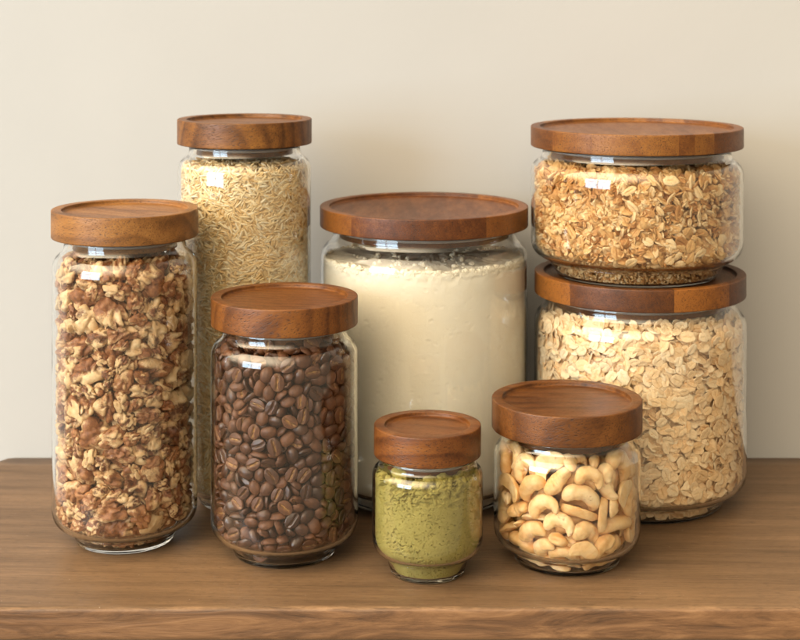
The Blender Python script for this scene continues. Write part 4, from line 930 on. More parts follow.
DATA['coffee'] = [
3,107,-336,-224,155,10,-63,-65,38,3,95,-93,-363,137,26,1,1,95,0,104,103,-315,147,21,-95,-17,-4,2,107,299,231,146,10,92,-36,-2,0,106,-340,114,139,96,-1,0,-25,
2,104,9,-371,139,14,-2,1,-98,1,108,-321,223,148,94,7,17,-25,1,103,-145,-278,83,12,19,80,54,1,102,379,69,142,61,-10,-12,77,0,105,-359,-46,139,7,0,-1,99,
0,93,-252,-299,141,92,-16,5,-34,0,92,-337,27,145,24,94,17,3,3,102,192,-351,151,9,-2,93,-33,2,96,327,-121,156,4,-20,-76,60,0,104,266,-208,138,74,-8,-1,65,
1,97,-364,80,176,9,15,20,-95,2,91,394,-55,146,21,67,66,21,1,107,-58,-415,181,9,53,-82,13,2,99,-417,168,223,59,57,39,40,1,100,-285,-125,81,25,44,73,44,
0,91,354,-181,147,8,-18,12,96,0,100,335,147,142,31,5,-16,-92,1,100,436,20,181,73,-21,-40,50,0,96,196,-275,142,0,-99,-3,-8,3,102,103,-396,160,1,-9,92,-35,
2,103,-174,-356,153,11,68,-66,25,2,105,407,-187,216,21,47,-49,-69,3,100,328,-251,175,3,11,-91,37,3,101,-206,-251,162,48,-44,50,56,3,94,-122,-395,191,58,-49,-57,29,
2,101,371,40,189,24,-25,-23,90,1,105,280,-308,160,87,-21,-30,-29,0,92,333,258,186,1,-10,9,98,2,92,190,-406,200,77,-58,-14,17,0,92,326,-61,152,2,57,73,-34,
0,100,-385,-232,259,52,15,68,47,0,104,-431,15,184,38,19,-88,-18,1,100,-290,-301,185,29,1,-14,-94,2,105,305,-171,191,33,-83,40,-16,3,92,-311,113,219,74,6,2,65,
1,94,-372,-135,143,76,-15,13,-60,3,100,314,-92,225,13,-88,-30,32,0,94,25,-435,178,17,-11,40,88,0,98,222,223,85,30,23,58,70,0,104,416,112,188,4,-81,51,-25,
1,96,334,-302,233,21,-65,25,67,3,91,236,-353,206,41,-3,38,82,3,94,-378,155,176,11,60,-71,33,2,97,-261,-218,157,38,78,23,41,2,91,-50,-308,260,48,52,47,-51,
1,93,-318,-111,173,36,80,45,0,0,95,165,-300,188,17,91,-25,-25,3,105,342,-21,178,40,85,-32,-2,3,95,-341,-268,215,89,8,-10,-41,1,100,275,162,185,74,34,-55,-8,
1,100,-388,-175,193,72,-9,4,67,2,92,-423,85,210,78,-17,-21,-54,2,95,-332,41,212,15,-50,-69,-48,3,96,41,-318,199,52,-69,-32,-37,3,103,428,40,245,3,73,-65,16,
3,100,270,-215,215,9,28,94,-13,0,98,-228,215,238,50,5,-70,-49,2,99,-321,-31,206,80,-13,57,4,2,96,-301,150,173,21,39,-89,1,0,92,230,-252,181,24,4,4,96,
3,102,370,189,186,30,8,-12,-93,2,95,-365,120,243,20,-61,72,-21,3,108,404,-101,198,12,13,97,-10,0,107,18,-378,197,38,0,27,87,0,103,-311,-189,177,47,-50,2,-71,
2,97,-252,219,158,73,5,39,54,3,96,-98,-310,166,68,-60,16,35,2,105,278,-187,252,43,-4,-17,-87,3,98,353,-158,238,81,-9,56,9,1,91,276,-301,223,39,51,71,26,
3,107,422,-33,226,24,45,47,-71,1,107,120,-362,193,15,-9,17,96,3,108,-428,22,353,56,14,-73,-35,3,102,-257,-244,232,63,-71,-23,17,1,106,-357,216,211,77,50,-6,-38,
3,99,-271,-170,214,34,-66,7,-65,2,95,-425,-83,179,14,-70,-62,28,1,105,-285,254,215,90,-23,23,-25,1,94,258,-348,269,8,-41,83,33,0,97,-387,-20,197,21,18,-93,-16,
2,95,362,-233,244,37,-20,87,20,2,104,-231,-365,194,26,89,-31,16,1,98,304,76,202,62,-48,53,-30,2,96,-372,213,278,24,-60,-67,-33,1,99,-287,170,236,88,-18,37,19,
0,97,-65,-421,226,97,-16,-1,13,2,107,226,-273,250,44,34,49,66,3,102,-427,107,285,59,-25,-72,-22,0,97,-169,-288,162,12,-2,73,-65,2,98,-303,-110,254,72,16,57,32,
1,104,340,11,238,37,12,-59,69,1,104,-61,-352,210,73,-33,-46,-36,3,99,368,111,213,0,28,-25,-92,3,97,384,-236,328,10,57,-41,-69,3,106,-438,23,266,10,72,-44,-51,
1,101,-354,-96,202,50,-23,22,79,1,100,-296,-338,250,58,-70,7,-38,2,104,110,-419,228,80,30,-25,44,3,96,407,-194,427,57,-62,-32,40,1,90,66,-355,242,7,-32,-86,-36,
3,100,-156,-403,268,42,45,-16,76,0,98,420,162,245,59,55,-43,-39,0,94,-425,-90,233,17,82,-50,-18,1,105,-98,-405,286,85,17,25,40,2,98,129,-312,246,2,-88,-36,-29,
0,106,326,-115,345,90,17,-15,-33,2,104,346,227,231,98,8,-6,6,2,99,-384,-235,348,43,27,64,56,3,94,-385,-38,241,90,-9,30,-28,1,107,-236,-298,229,16,-88,16,40,
2,97,348,149,240,92,-18,-32,4,2,94,-328,-15,364,10,54,-51,65,1,106,246,234,327,6,33,-4,93,3,93,183,-370,243,88,-8,-13,-43,0,102,-181,-257,257,45,69,13,-53,
0,92,-379,77,292,9,40,-90,-6,0,97,-369,-147,257,29,34,-19,-86,3,108,424,-110,267,50,47,70,13,2,92,189,-286,227,29,-51,-73,33,3,94,243,239,183,94,-4,-12,28,
3,101,421,77,283,19,43,85,-19,0,108,-349,16,269,71,-67,-12,-14,2,94,383,-169,298,32,-20,-74,54,1,96,19,-424,247,54,-2,9,-82,1,94,340,-200,313,4,73,23,62,
2,95,-106,-316,252,71,41,-55,-10,3,99,-298,218,297,46,28,-38,-74,3,97,438,1,317,54,-7,75,35,3,93,71,-304,288,30,46,-52,64,2,102,216,-382,319,31,39,-42,74,
2,99,6,-339,269,1,-59,6,79,0,103,-323,-286,295,61,57,39,-36,2,104,-154,-334,232,5,67,2,-72,0,106,-302,91,283,32,52,-48,-62,2,93,332,78,263,7,-11,-98,7,
3,106,-39,-404,288,71,34,38,46,2,98,-265,-189,289,85,-29,24,-34,3,107,345,38,303,97,-3,8,-16,0,107,360,-71,250,33,68,-52,-37,1,91,-338,-180,244,47,49,72,4,
3,92,330,246,289,15,14,-48,-84,0,92,-260,185,309,35,78,14,48,0,93,-310,-229,262,4,-52,57,-62,2,106,-377,245,440,18,67,-20,68,1,100,399,-44,293,62,42,-34,-55,
0,95,-414,-164,301,70,15,-65,21,1,107,305,-268,278,91,-33,-2,20,0,104,181,-328,300,45,-42,28,-72,3,107,255,224,249,56,49,-7,65,2,106,435,80,359,41,45,57,53,
0,95,-215,-331,252,77,40,19,43,3,98,-132,-298,324,71,-38,-24,-52,1,101,-281,138,374,69,-24,-66,-11,1,104,-84,-422,344,96,19,-10,13,3,98,306,-129,288,86,-13,-10,46,
3,93,140,-423,303,67,68,26,-4,1,94,-251,223,416,10,65,67,32,1,95,-333,-221,316,49,-39,-3,76,0,106,-343,48,335,12,-25,94,-12,0,108,261,-215,304,21,13,-3,-96,
3,98,-267,-336,311,0,-73,-60,29,0,90,-83,-300,395,62,48,-50,34,1,93,376,218,333,51,11,21,81,3,105,-11,-429,393,99,-3,-5,-3,0,107,-311,51,414,38,-63,-31,58,
0,102,201,-253,346,55,-52,-52,-37,1,92,-209,-380,271,10,29,-40,86,1,99,282,171,268,45,19,-85,-12,2,92,-348,237,352,31,10,-41,84,1,107,393,-110,327,82,36,-34,-24,
0,107,360,196,284,95,-13,-5,22,3,99,-418,-91,284,22,93,-12,-20,3,104,-3,-428,323,79,14,56,13,3,92,-232,-224,340,8,-30,-63,-70,0,93,310,-42,287,16,-67,23,-68,
1,105,-390,177,300,69,38,-21,55,0,92,-337,-47,280,8,-25,95,4,1,96,445,-74,348,0,-69,7,70,3,101,400,134,309,8,-93,-29,-12,2,107,62,-406,289,29,72,-60,-15,
1,107,-351,3,466,25,-93,11,-22,3,97,331,-262,347,34,27,78,43,0,92,-183,-405,344,51,81,-22,-11,1,98,-199,-324,308,46,-29,-6,-83,0,94,119,-369,295,26,67,66,-19,
1,105,393,-160,374,20,-4,31,-92,0,100,266,-212,367,65,-7,-36,65,2,97,-361,-154,326,35,-61,56,-41,1,93,-103,-433,404,6,-14,-57,79,1,107,-168,-367,371,41,-9,27,86,
0,96,316,104,312,67,-33,-27,-59,1,98,297,-161,364,90,28,-29,-6,3,103,417,168,386,1,-66,-28,69,3,98,65,-314,371,20,12,-67,-70,0,106,-414,-96,358,33,34,-68,54,
1,104,232,-300,335,47,-77,-13,39,3,94,289,-326,321,80,30,1,49,2,96,-426,-33,309,17,91,19,-30,0,94,295,102,397,70,-15,69,6,3,95,-204,246,303,18,57,-52,59,
0,106,-13,-344,342,41,36,82,8,0,105,-251,-261,317,62,69,10,-32,3,91,-301,191,369,34,-3,-53,-76,2,107,-269,-323,358,9,3,16,97,0,107,-440,88,390,70,23,65,11,
2,101,333,143,363,64,12,-74,0,1,99,125,-305,317,28,-41,56,-65,2,91,-133,-356,321,23,77,56,-14,0,95,350,-226,395,5,-18,-93,29,2,104,257,-351,386,4,-57,65,-48,
2,105,334,-30,354,52,72,-35,-26,0,97,-316,-84,324,22,-77,55,-18,1,101,-369,78,390,4,-29,51,-79,2,96,172,-411,387,39,7,67,-61,2,100,426,-113,432,6,-59,53,-59,
0,92,316,-89,401,89,-17,-39,0,1,98,148,-289,391,46,-56,-65,-19,2,104,-380,127,360,20,69,-14,67,2,101,213,-253,452,30,-49,-56,-58,3,93,-385,-32,333,14,-34,-5,-92,
1,93,-309,-203,375,31,-9,-15,92,1,96,-139,-306,411,7,60,-25,-74,2,102,288,181,333,66,-15,37,-62,0,100,191,249,473,6,39,57,70,2,101,81,-442,370,63,-64,-34,-25,
2,107,-406,174,394,29,-76,-5,55,3,104,291,-156,436,51,-55,43,-48,3,99,312,-29,440,31,-62,35,-62,3,97,-245,-194,409,68,53,-46,-14,0,100,-319,-269,389,62,-75,0,16,
0,107,383,62,359,1,-55,-54,61,0,98,449,-21,1417,30,61,-37,-61,3,101,-375,4,389,77,-6,-42,-47,3,93,50,-380,337,55,-22,1,-79,3,103,-111,-428,1023,31,51,41,-67,
3,92,-70,-342,335,12,-66,-20,70,3,98,451,-6,410,46,-55,-46,51,1,103,-302,-308,426,86,48,-2,-7,3,91,-375,-215,399,29,11,32,88,1,97,219,-314,410,2,7,97,-16,
1,94,-425,133,526,36,-66,-23,60,3,101,-332,141,326,61,29,71,17,3,93,322,-305,402,15,76,-12,61,1,91,-126,-300,488,3,-17,-88,42,1,107,396,211,500,27,70,7,-64,
2,95,-234,240,362,88,-13,-37,-23,1,93,-431,-43,393,74,46,11,-46,2,96,367,-262,471,69,-33,-62,-15,0,90,246,221,398,8,11,-65,73,1,99,119,-383,360,8,28,-84,43,
1,93,-290,-160,348,47,-8,-24,83,2,96,273,170,417,57,25,-61,46,3,97,411,-183,593,44,-67,-16,56,0,106,-415,103,619,33,-39,55,64,1,95,-137,-430,472,53,-65,-27,-46,
0,96,243,-196,446,25,65,-22,66,3,102,-32,-422,455,64,-47,1,59,2,91,-325,-84,367,2,-32,-12,93,0,105,-426,31,445,31,-85,9,38,2,94,170,-352,384,31,-17,48,79,
2,108,283,-256,417,37,-30,86,10,0,98,-206,-249,482,70,-49,-25,-43,3,104,148,-293,462,32,-7,-89,-28,1,96,43,-431,548,64,-42,61,17,3,94,-12,-451,538,59,-63,-32,-37,
0,103,-226,-264,398,21,18,-71,-63,1,90,-308,-53,433,63,35,-61,-30,0,94,399,-18,354,85,13,-33,-37,3,100,380,129,377,28,-65,-3,-70,1,94,98,-307,587,5,19,-45,-86,
2,93,-413,170,595,60,27,74,1,3,106,-327,-123,402,91,33,-12,-16,0,104,210,-234,656,67,36,60,-21,0,94,-270,-361,456,11,36,60,69,0,90,370,189,410,75,-24,-56,-21,
0,92,409,147,476,44,-28,62,57,1,102,-238,-235,554,94,-12,24,-15,1,94,-182,-287,368,49,-7,73,-45,3,103,36,-448,455,63,-66,24,31,2,108,196,-384,463,16,17,-87,42,
2,90,76,-445,665,62,-57,-40,-33,1,93,332,31,369,81,-46,21,-27,3,98,268,-326,448,75,-22,13,-59,2,102,-368,-244,465,19,-51,-67,49,2,97,294,145,491,67,-22,56,-41,
2,92,-220,-356,408,22,81,48,21,2,105,-280,198,443,16,25,10,-94,1,104,-93,-367,403,12,-86,45,13,3,101,-233,-326,465,56,19,54,58,0,102,-314,81,501,36,-26,55,-70,
0,92,-289,-243,439,84,-41,-12,-32,2,90,70,-370,389,43,-1,-36,-81,3,108,-20,-335,402,32,-47,2,81,1,94,249,-188,543,2,-53,46,-70,1,95,-244,-207,662,22,45,34,78,
3,97,320,-32,525,36,41,-40,-72,1,92,-321,138,423,9,47,22,-84,2,92,37,-377,433,33,-43,6,83,2,97,321,211,403,29,-66,38,56,1,97,-399,-154,391,70,-45,27,46,
3,92,-355,195,409,71,43,51,17,0,98,-63,-340,452,68,7,-15,70,0,97,331,72,429,81,29,47,11,0,104,368,259,412,62,10,-68,34,2,95,379,-91,403,47,12,-62,-60,
0,107,-107,-312,611,27,-86,-17,-37,2,92,115,-346,430,44,89,4,1,1,106,316,10,601,0,-70,2,-70,1,99,397,-192,509,63,61,5,46,3,103,-410,114,454,26,17,-94,-10,
2,105,383,233,980,18,68,16,-67,0,95,-388,-68,433,28,5,-82,-47,2,91,250,203,511,32,54,3,-76,3,100,117,-414,437,11,59,-73,30,1,96,-257,-201,497,76,-2,62,-15,
3,106,-140,-370,446,5,22,20,-94,0,100,-360,174,473,95,-6,11,25,0,95,-431,-22,470,65,47,5,58,3,107,-326,-216,509,91,26,27,-10,0,91,-78,-407,487,4,65,-18,-72,
3,98,443,23,595,57,24,69,36,0,106,-345,13,544,33,-19,72,57,2,94,-278,168,503,30,-18,85,-37,0,96,65,-317,445,14,6,-47,-86,2,91,-405,-142,443,58,-22,-25,-73,
0,106,-272,189,618,16,-78,1,-59,0,92,-286,-140,466,74,-40,42,-30,1,102,352,-182,435,66,4,-43,-60,1,103,317,-319,606,22,-62,34,66,3,101,-131,-418,654,7,60,37,-69,
1,98,377,-11,408,96,9,5,-20,2,104,-349,94,472,60,-54,-57,6,3,93,295,260,380,16,28,41,-84,2,102,-359,-115,470,21,82,43,-28,1,102,311,-313,501,13,65,-51,53,
0,102,405,87,433,12,29,-91,-24,0,107,-184,-338,546,0,-54,-82,13,3,96,345,-280,839,58,63,21,44,2,104,-341,-76,499,7,21,88,-39,0,100,-67,-330,530,84,-1,51,-15,
2,104,-372,223,535,52,-10,-83,3,2,101,101,-413,487,72,-36,14,56,2,93,-334,-187,478,33,-36,-84,-19,0,96,-9,-347,482,34,54,-64,-40,3,105,-383,130,537,47,58,34,55,
1,101,-116,-370,523,61,-35,-64,26,2,94,-400,-186,517,54,45,-67,-18,3,108,418,-63,470,59,76,14,21,0,96,311,88,554,5,-81,6,-56,1,104,150,-401,792,14,-21,24,93,
1,97,427,75,467,59,28,-5,74,2,90,-329,-177,427,27,-94,11,7,0,98,-438,-105,492,52,-60,39,-45,3,98,-316,142,544,88,-14,-33,-27,3,90,314,-114,469,32,31,40,79,
3,105,-182,-387,488,87,-15,-45,4,2,106,-230,216,872,34,-69,12,61,0,101,240,-373,519,60,70,34,-10,0,106,-331,-72,591,78,36,39,-30,3,102,440,16,501,68,-41,60,-3,
3,94,-299,-150,534,17,25,93,-16,2,106,346,47,511,81,-53,1,21,3,96,-25,-320,586,52,-83,12,5,2,106,-277,-164,940,46,-1,-64,59,3,103,187,-263,540,17,-57,56,55,
2,104,311,-199,492,88,8,6,-45,3,95,389,-22,477,58,59,-25,49,3,91,-300,211,514,34,4,87,-33,3,105,-187,-304,463,72,-6,60,31,1,100,362,19,468,1,-5,76,-63,
3,93,192,-313,467,30,-19,40,-83,3,103,-77,-435,571,66,60,-26,35,2,103,364,-142,491,80,4,44,40,1,100,433,96,547,61,-31,72,3,0,92,-305,69,579,3,67,-22,-70,
3,97,5,-426,610,17,-29,-51,77,0,102,262,-256,493,82,-22,44,-25,2,105,-427,12,668,59,-30,-28,-68,0,95,353,-64,510,55,-10,81,-7,1,91,-235,242,488,26,93,-18,-13,
2,98,274,232,473,39,-9,-29,86,1,90,-159,-417,570,52,64,35,-42,0,107,424,-41,561,58,-38,-53,-46,3,98,167,-418,548,33,-52,47,62,0,93,-342,-18,1136,19,-9,-53,81,
0,93,-303,-292,490,3,46,-87,-8,1,102,358,107,498,27,16,72,-60,1,103,10,-331,773,12,-17,-45,86,3,99,-63,-377,578,83,19,-32,40,1,103,-308,-127,596,42,69,-2,57,
1,98,247,-256,589,59,-19,69,-34,1,103,343,176,467,32,52,-19,-75,0,94,422,-86,559,35,33,67,-55,3,93,-25,-389,534,78,1,-44,42,3,95,299,91,630,39,-66,21,-59,
1,107,-343,-255,549,91,28,12,-25,0,103,86,-303,668,62,52,50,-28,1,99,425,-51,726,47,-69,30,44,1,91,-298,-329,543,44,73,-12,-50,3,104,-317,34,695,47,58,-40,-51,
0,102,334,244,541,67,46,-20,53,2,93,134,-362,500,31,-17,37,85,3,100,-428,-136,580,69,-9,70,13,1,95,-424,-26,531,46,-84,-21,15,1,93,48,-376,496,16,90,37,9,
1,99,364,-256,623,19,59,-40,66,2,92,-229,-388,531,55,-69,-8,-44,3,108,-220,250,617,88,-2,36,28,1,99,324,193,553,21,16,-62,72,0,97,-373,-181,570,44,-31,-25,-79,
0,104,-257,-296,532,27,-40,-79,34,0,97,343,142,548,60,-53,40,43,0,108,-182,-263,676,38,56,27,-67,3,108,32,-346,539,71,-19,-20,64,1,105,-422,50,512,39,-25,-4,-87,
2,93,-389,-185,636,68,-4,-36,-62,0,105,313,152,682,10,-30,45,-82,2,106,122,-412,956,85,44,10,-24,3,97,270,158,569,35,36,60,61,3,95,-375,-115,545,72,62,-26,11,
3,93,92,-403,555,34,-30,-85,23,1,92,297,-127,539,28,-71,-45,45,2,103,402,164,578,38,60,34,-60,3,106,106,-318,528,38,6,-15,-90,0,92,-412,-10,603,45,-80,-5,36,
2,96,223,256,540,43,-64,-20,59,3,95,-138,-280,542,69,66,-24,-10,1,92,-348,119,604,56,-57,9,-58,0,95,-373,69,570,78,40,46,7,3,92,422,-122,519,23,61,-55,51,
1,95,311,-131,768,42,-83,33,12,1,94,-239,218,561,60,36,68,18,1,94,210,-324,509,92,28,21,15,2,103,-414,-72,566,68,-56,26,37,1,103,337,-266,538,87,-31,-31,-15,
0,97,-413,107,915,70,-36,42,42,0,108,390,-206,688,5,-62,41,-66,2,98,-360,-256,639,7,-58,-19,77,3,101,-337,190,579,69,44,55,-9,3,97,185,-318,567,16,-97,9,-11,
2,102,-49,-446,656,29,-36,-60,-64,3,100,-439,35,583,35,48,-67,-42,0,98,251,227,620,59,-6,70,-37,0,106,333,-203,566,6,-19,-59,77,0,102,384,80,711,91,-23,28,-16,
1,94,209,254,620,32,68,-35,55,0,105,-218,-384,663,28,0,-62,72,0,104,-318,-294,615,46,31,78,25,0,108,-408,-168,1174,4,73,1,-67,2,91,185,-291,610,42,-10,-3,89,
0,108,-346,41,631,90,24,4,-33,2,91,389,4,558,31,63,-49,51,2,95,262,-315,546,1,-53,81,-18,1,105,21,-335,700,38,10,86,30,3,103,-428,57,790,71,-48,42,-26,
0,90,-338,-40,522,15,-10,41,88,1,106,308,174,620,12,-12,-98,1,2,104,-375,193,688,58,22,-39,66,1,91,-356,-29,587,2,22,-56,78,2,99,336,-220,658,19,-69,16,67,
2,108,-31,-447,842,40,-46,-52,-57,0,98,-322,-202,600,1,-48,-18,-85,3,105,240,-373,608,28,-5,73,-60,2,97,320,-50,683,63,-45,-20,58,0,93,35,-368,593,15,-26,94,0,
0,105,-317,-76,687,63,-29,64,30,0,101,316,-306,907,23,-22,83,-44,0,91,-189,-263,591,1,-53,-73,-42,3,91,100,-419,599,92,-4,30,-19,1,93,-442,15,747,67,38,-62,-8,
2,104,261,189,931,55,-57,40,-44,1,100,-369,-257,730,3,56,44,69,3,102,298,-155,621,13,-38,-20,88,1,106,289,-249,1077,77,-27,-26,-50,1,96,-378,226,632,68,-21,-63,28,
1,106,311,-49,1102,67,-16,68,-21,2,93,-259,-266,602,92,2,-22,29,1,103,-417,-52,648,41,-87,-3,21,3,95,-217,-258,807,61,14,44,-62,2,100,-86,-382,660,45,16,-86,7,
0,97,385,233,598,50,67,-20,-49,1,93,428,-121,641,39,-42,52,-62,0,92,-339,-19,655,63,72,0,-24,2,98,381,73,567,7,-67,72,-13,1,93,345,-161,573,59,-73,32,3,
1,99,-126,-376,600,29,25,76,52,1,96,-194,-313,608,53,-76,33,11,2,108,-408,63,700,66,71,-4,-18,2,94,-286,254,577,36,-28,85,23,1,91,-435,-119,672,29,52,46,64,
0,105,149,-360,583,89,42,-13,-2,0,105,321,-106,1446,11,36,12,-91,3,101,-368,-111,625,75,29,-35,45,3,101,-263,-343,605,5,-80,17,56,1,99,315,-84,612,62,-25,-51,52,
2,90,298,-247,582,27,-80,1,-51,0,102,-297,136,794,40,69,-30,50,1,98,-446,-58,747,69,3,70,12,3,95,422,-40,646,91,-18,-33,14,2,98,154,-423,655,18,-37,59,68,
3,95,-296,-243,658,58,75,12,-25,0,99,-155,-341,667,27,21,-93,6,3,102,368,221,660,79,26,14,-52,2,93,438,13,688,67,-16,54,47,2,99,355,-104,563,29,-18,-37,85,
3,94,-334,-290,813,57,62,-52,8,1,107,-200,-377,964,46,10,75,-44,3,95,316,242,615,64,33,-43,53,2,90,-312,142,624,4,-46,-14,-87,2,97,-390,-53,697,55,8,43,-70,
2,104,33,-361,636,83,10,-10,-53,1,103,-306,-329,699,66,-65,28,-20,2,103,-144,-308,1383,57,-41,16,68,2,107,380,-132,633,42,-72,-33,42,0,105,286,-318,690,56,28,24,-73,
2,93,-298,-137,1022,19,-48,-78,33,1,95,271,-199,638,71,43,-51,16,3,102,-404,-197,862,69,-39,59,-7,2,101,338,-78,758,3,1,-66,-73,2,102,-291,122,694,65,-12,-70,-24,
2,94,-166,-419,724,62,-72,-3,-27,3,103,-271,-182,609,55,32,-76,-7,0,97,332,5,756,46,-52,-60,-36,3,106,218,-228,863,67,39,58,-20,1,92,-410,-188,707,70,-40,57,-9,
0,91,-174,-294,1067,79,36,-6,47,2,102,299,284,1408,93,14,-18,24,1,93,-322,214,666,30,-59,-61,-41,3,100,-112,-313,691,11,-10,-14,-97,0,100,216,-366,666,35,-38,11,84,
2,98,125,-367,638,86,45,-9,-20,3,91,386,20,621,33,88,-26,16,2,106,420,-121,721,42,-19,80,-35,3,97,295,-268,655,77,35,-51,5,2,102,-312,60,782,28,-62,-25,67,
2,98,-162,-283,752,87,43,-19,-3,2,103,278,-146,698,69,44,55,13,0,102,78,-432,784,56,35,-63,38,2,94,-291,176,705,20,-30,56,74,0,95,-229,-225,744,70,-8,69,8,
2,98,225,-376,837,1,-36,33,-86,1,105,-367,-134,686,41,21,-8,-87,0,91,215,227,776,60,-70,10,-36,2,104,-316,-165,666,17,69,69,7,1,94,-221,-383,812,10,-42,-68,58,
3,108,413,77,632,47,82,29,5,3,98,-428,139,683,19,-60,37,-67,2,96,268,182,823,55,52,-46,-44,2,98,-69,-428,729,81,-54,2,20,1,104,231,-214,1087,54,-1,70,-45,
0,105,352,23,689,59,-78,13,-4,0,98,359,-101,690,82,-47,-28,5,0,99,164,-305,659,39,-53,74,-4,1,98,-131,-430,848,64,-71,-4,-26,1,107,-302,-87,913,69,16,-69,4,
3,104,-202,-362,615,12,-41,-75,-48,0,93,90,-377,680,57,11,-20,78,1,91,-417,108,761,36,-28,70,54,3,91,258,-311,611,19,57,-41,67,2,106,-38,-364,658,56,-49,24,-60,
1,90,360,111,615,22,39,-77,-43,2,103,-425,-144,962,3,66,22,70,2,95,235,-278,672,56,-7,62,-53,3,92,-396,-36,770,42,-68,-50,31,3,104,357,-43,629,66,6,74,1,
0,105,-82,-327,761,82,-31,17,43,3,97,397,171,726,63,37,-1,67,3,95,-254,-281,678,51,71,-8,46,1,107,-381,237,783,8,65,-26,69,1,101,336,-167,702,31,1,82,-47,
1,99,-225,-320,686,48,76,-5,40,2,101,387,-212,1402,66,52,26,45,2,93,148,-426,1031,60,-48,-51,-35,0,107,317,136,752,2,-42,22,-87,2,95,389,3,917,7,16,96,16,
2,94,269,-325,741,95,22,-3,-18,1,108,399,146,662,0,-89,31,29,3,90,146,-284,728,25,13,-53,-79,2,92,-244,-371,743,50,82,-12,-22,0,94,-434,-119,1317,66,-41,57,-21,
1,104,-208,254,1138,50,40,-46,59,1,96,287,-331,824,69,-5,68,-18,1,97,279,196,670,9,-5,15,-97,0,98,-410,-118,792,41,-7,89,-14,1,93,-355,-265,876,56,-57,-15,-56,
2,91,77,-302,763,65,69,-5,26,3,95,326,57,772,58,-39,56,43,0,90,383,-30,709,24,-78,21,51,2,103,-370,113,694,29,82,-24,-41,1,95,21,-418,682,3,-54,80,-23,
0,104,225,-323,786,7,90,36,19,3,95,-348,132,731,61,19,44,61,1,103,252,-235,756,60,-56,53,-13,3,91,274,-188,781,82,-40,34,20,1,97,-182,-355,739,1,-78,-40,46,
1,102,-249,222,707,38,55,34,-65,0,95,-240,-310,751,26,10,92,-23,3,102,338,88,676,8,34,-17,91,0,107,-396,172,854,67,-56,15,44,2,103,315,4,867,70,1,70,6,
3,92,-349,-202,716,63,43,-6,-63,1,96,-373,18,736,12,-37,76,51,1,100,-320,49,950,59,59,48,23,3,91,123,-417,727,3,32,39,-85,0,97,292,242,1458,56,-12,1,81,
3,97,-104,-371,731,9,18,-97,7,2,97,-392,-190,774,73,-41,7,-53,2,99,314,-153,815,4,-12,-53,83,2,95,248,-370,912,67,49,50,-20,1,96,248,243,708,54,72,22,33,
0,97,145,-357,703,28,-57,-68,35,0,107,-97,-308,898,81,-53,-2,-17,1,94,213,-254,756,25,56,18,-75,2,97,-287,-177,715,69,-8,3,71,2,91,298,-121,1067,68,42,55,-20,
0,100,-281,-350,865,28,19,67,65,3,92,-28,-358,721,61,-42,23,-62,0,105,351,257,877,50,-40,49,57,3,103,-306,-141,752,28,-21,25,89,3,96,350,-283,733,44,-71,1,54,
1,91,-263,191,786,67,60,33,-23,2,104,-421,-49,845,26,-75,-41,-43,1,99,371,-213,771,26,86,-34,24,0,96,310,234,723,37,-72,-56,3,2,93,-398,-109,729,3,-36,92,-2,
2,93,-419,112,835,3,60,-69,38,3,105,188,-329,725,19,-90,-9,36,3,100,298,-227,721,19,-92,14,-28,2,93,436,-87,809,60,20,74,-15,3,94,-373,194,1448,40,70,-46,34,
3,97,341,-248,1467,85,-26,2,-44,2,106,13,-417,742,53,61,51,26,0,105,90,-361,753,32,-29,73,-51,1,90,-314,219,745,81,56,-7,-11,1,92,441,44,756,35,-60,55,-44,
0,108,408,131,778,74,-1,-39,52,1,92,422,-161,814,69,-33,-62,10,2,102,209,-389,744,27,-3,77,-56,1,98,-32,-396,778,1,30,-94,5,2,96,447,53,1182,59,43,-55,-38,
3,108,-344,167,789,70,-52,19,44,0,93,274,190,749,87,21,-34,27,0,97,-108,423,1321,53,-38,35,66,2,94,-199,-249,1368,2,-23,-62,73,1,96,-7,-319,851,65,-70,18,18,
0,100,-292,-262,735,12,-29,52,-79,2,107,-103,-309,823,5,-2,-83,53,2,101,387,-200,852,2,-84,-9,-52,3,108,359,-74,877,38,46,-57,-55,2,107,428,-37,826,48,-64,9,58,
3,107,-375,247,976,70,31,63,-7,2,99,50,-438,890,25,28,53,-74,1,91,-331,-15,747,25,-67,53,43,1,100,-316,-219,774,25,18,-76,-55,3,99,-348,-133,785,93,-10,-27,-17,
0,97,-241,-200,1081,34,68,14,-62,3,91,312,116,817,59,-18,41,-65,0,106,159,-284,801,7,41,-73,-52,2,105,-130,-404,781,14,9,8,97,3,97,-409,170,757,37,-71,15,56,
2,97,362,213,728,36,-10,-86,-33,3,106,85,-313,842,52,-62,-50,-29,1,105,367,-258,995,27,-67,20,65,0,91,-287,218,892,11,-59,31,-73,0,104,410,-126,978,16,-24,76,-56,
1,107,-279,-317,791,29,5,93,-18,0,100,-65,-380,823,9,88,42,-18,3,104,-362,-55,806,9,74,-6,-65,0,108,370,188,801,70,-49,-33,39,3,104,-83,-433,1301,66,49,-32,45,
3,96,381,-115,822,87,-20,-42,7,3,107,-195,247,1030,36,-66,23,60,2,107,412,129,853,42,-44,73,-29,0,107,411,-179,1038,68,-40,-60,11,1,93,-342,7,832,17,-7,74,63,
2,103,171,-334,832,24,-60,-56,-50,1,96,-256,-190,827,39,-66,-14,-61,0,90,-387,232,880,69,43,54,13,3,93,447,-55,926,14,-70,-8,68,0,106,-162,-349,808,47,-19,33,78,
0,108,-318,-58,810,7,-66,3,-74,1,96,187,-344,921,59,58,23,-49,0,106,-234,-226,992,70,-44,41,-35,2,91,-357,102,811,40,-68,-5,-59,2,106,130,-361,851,81,54,-6,-16,
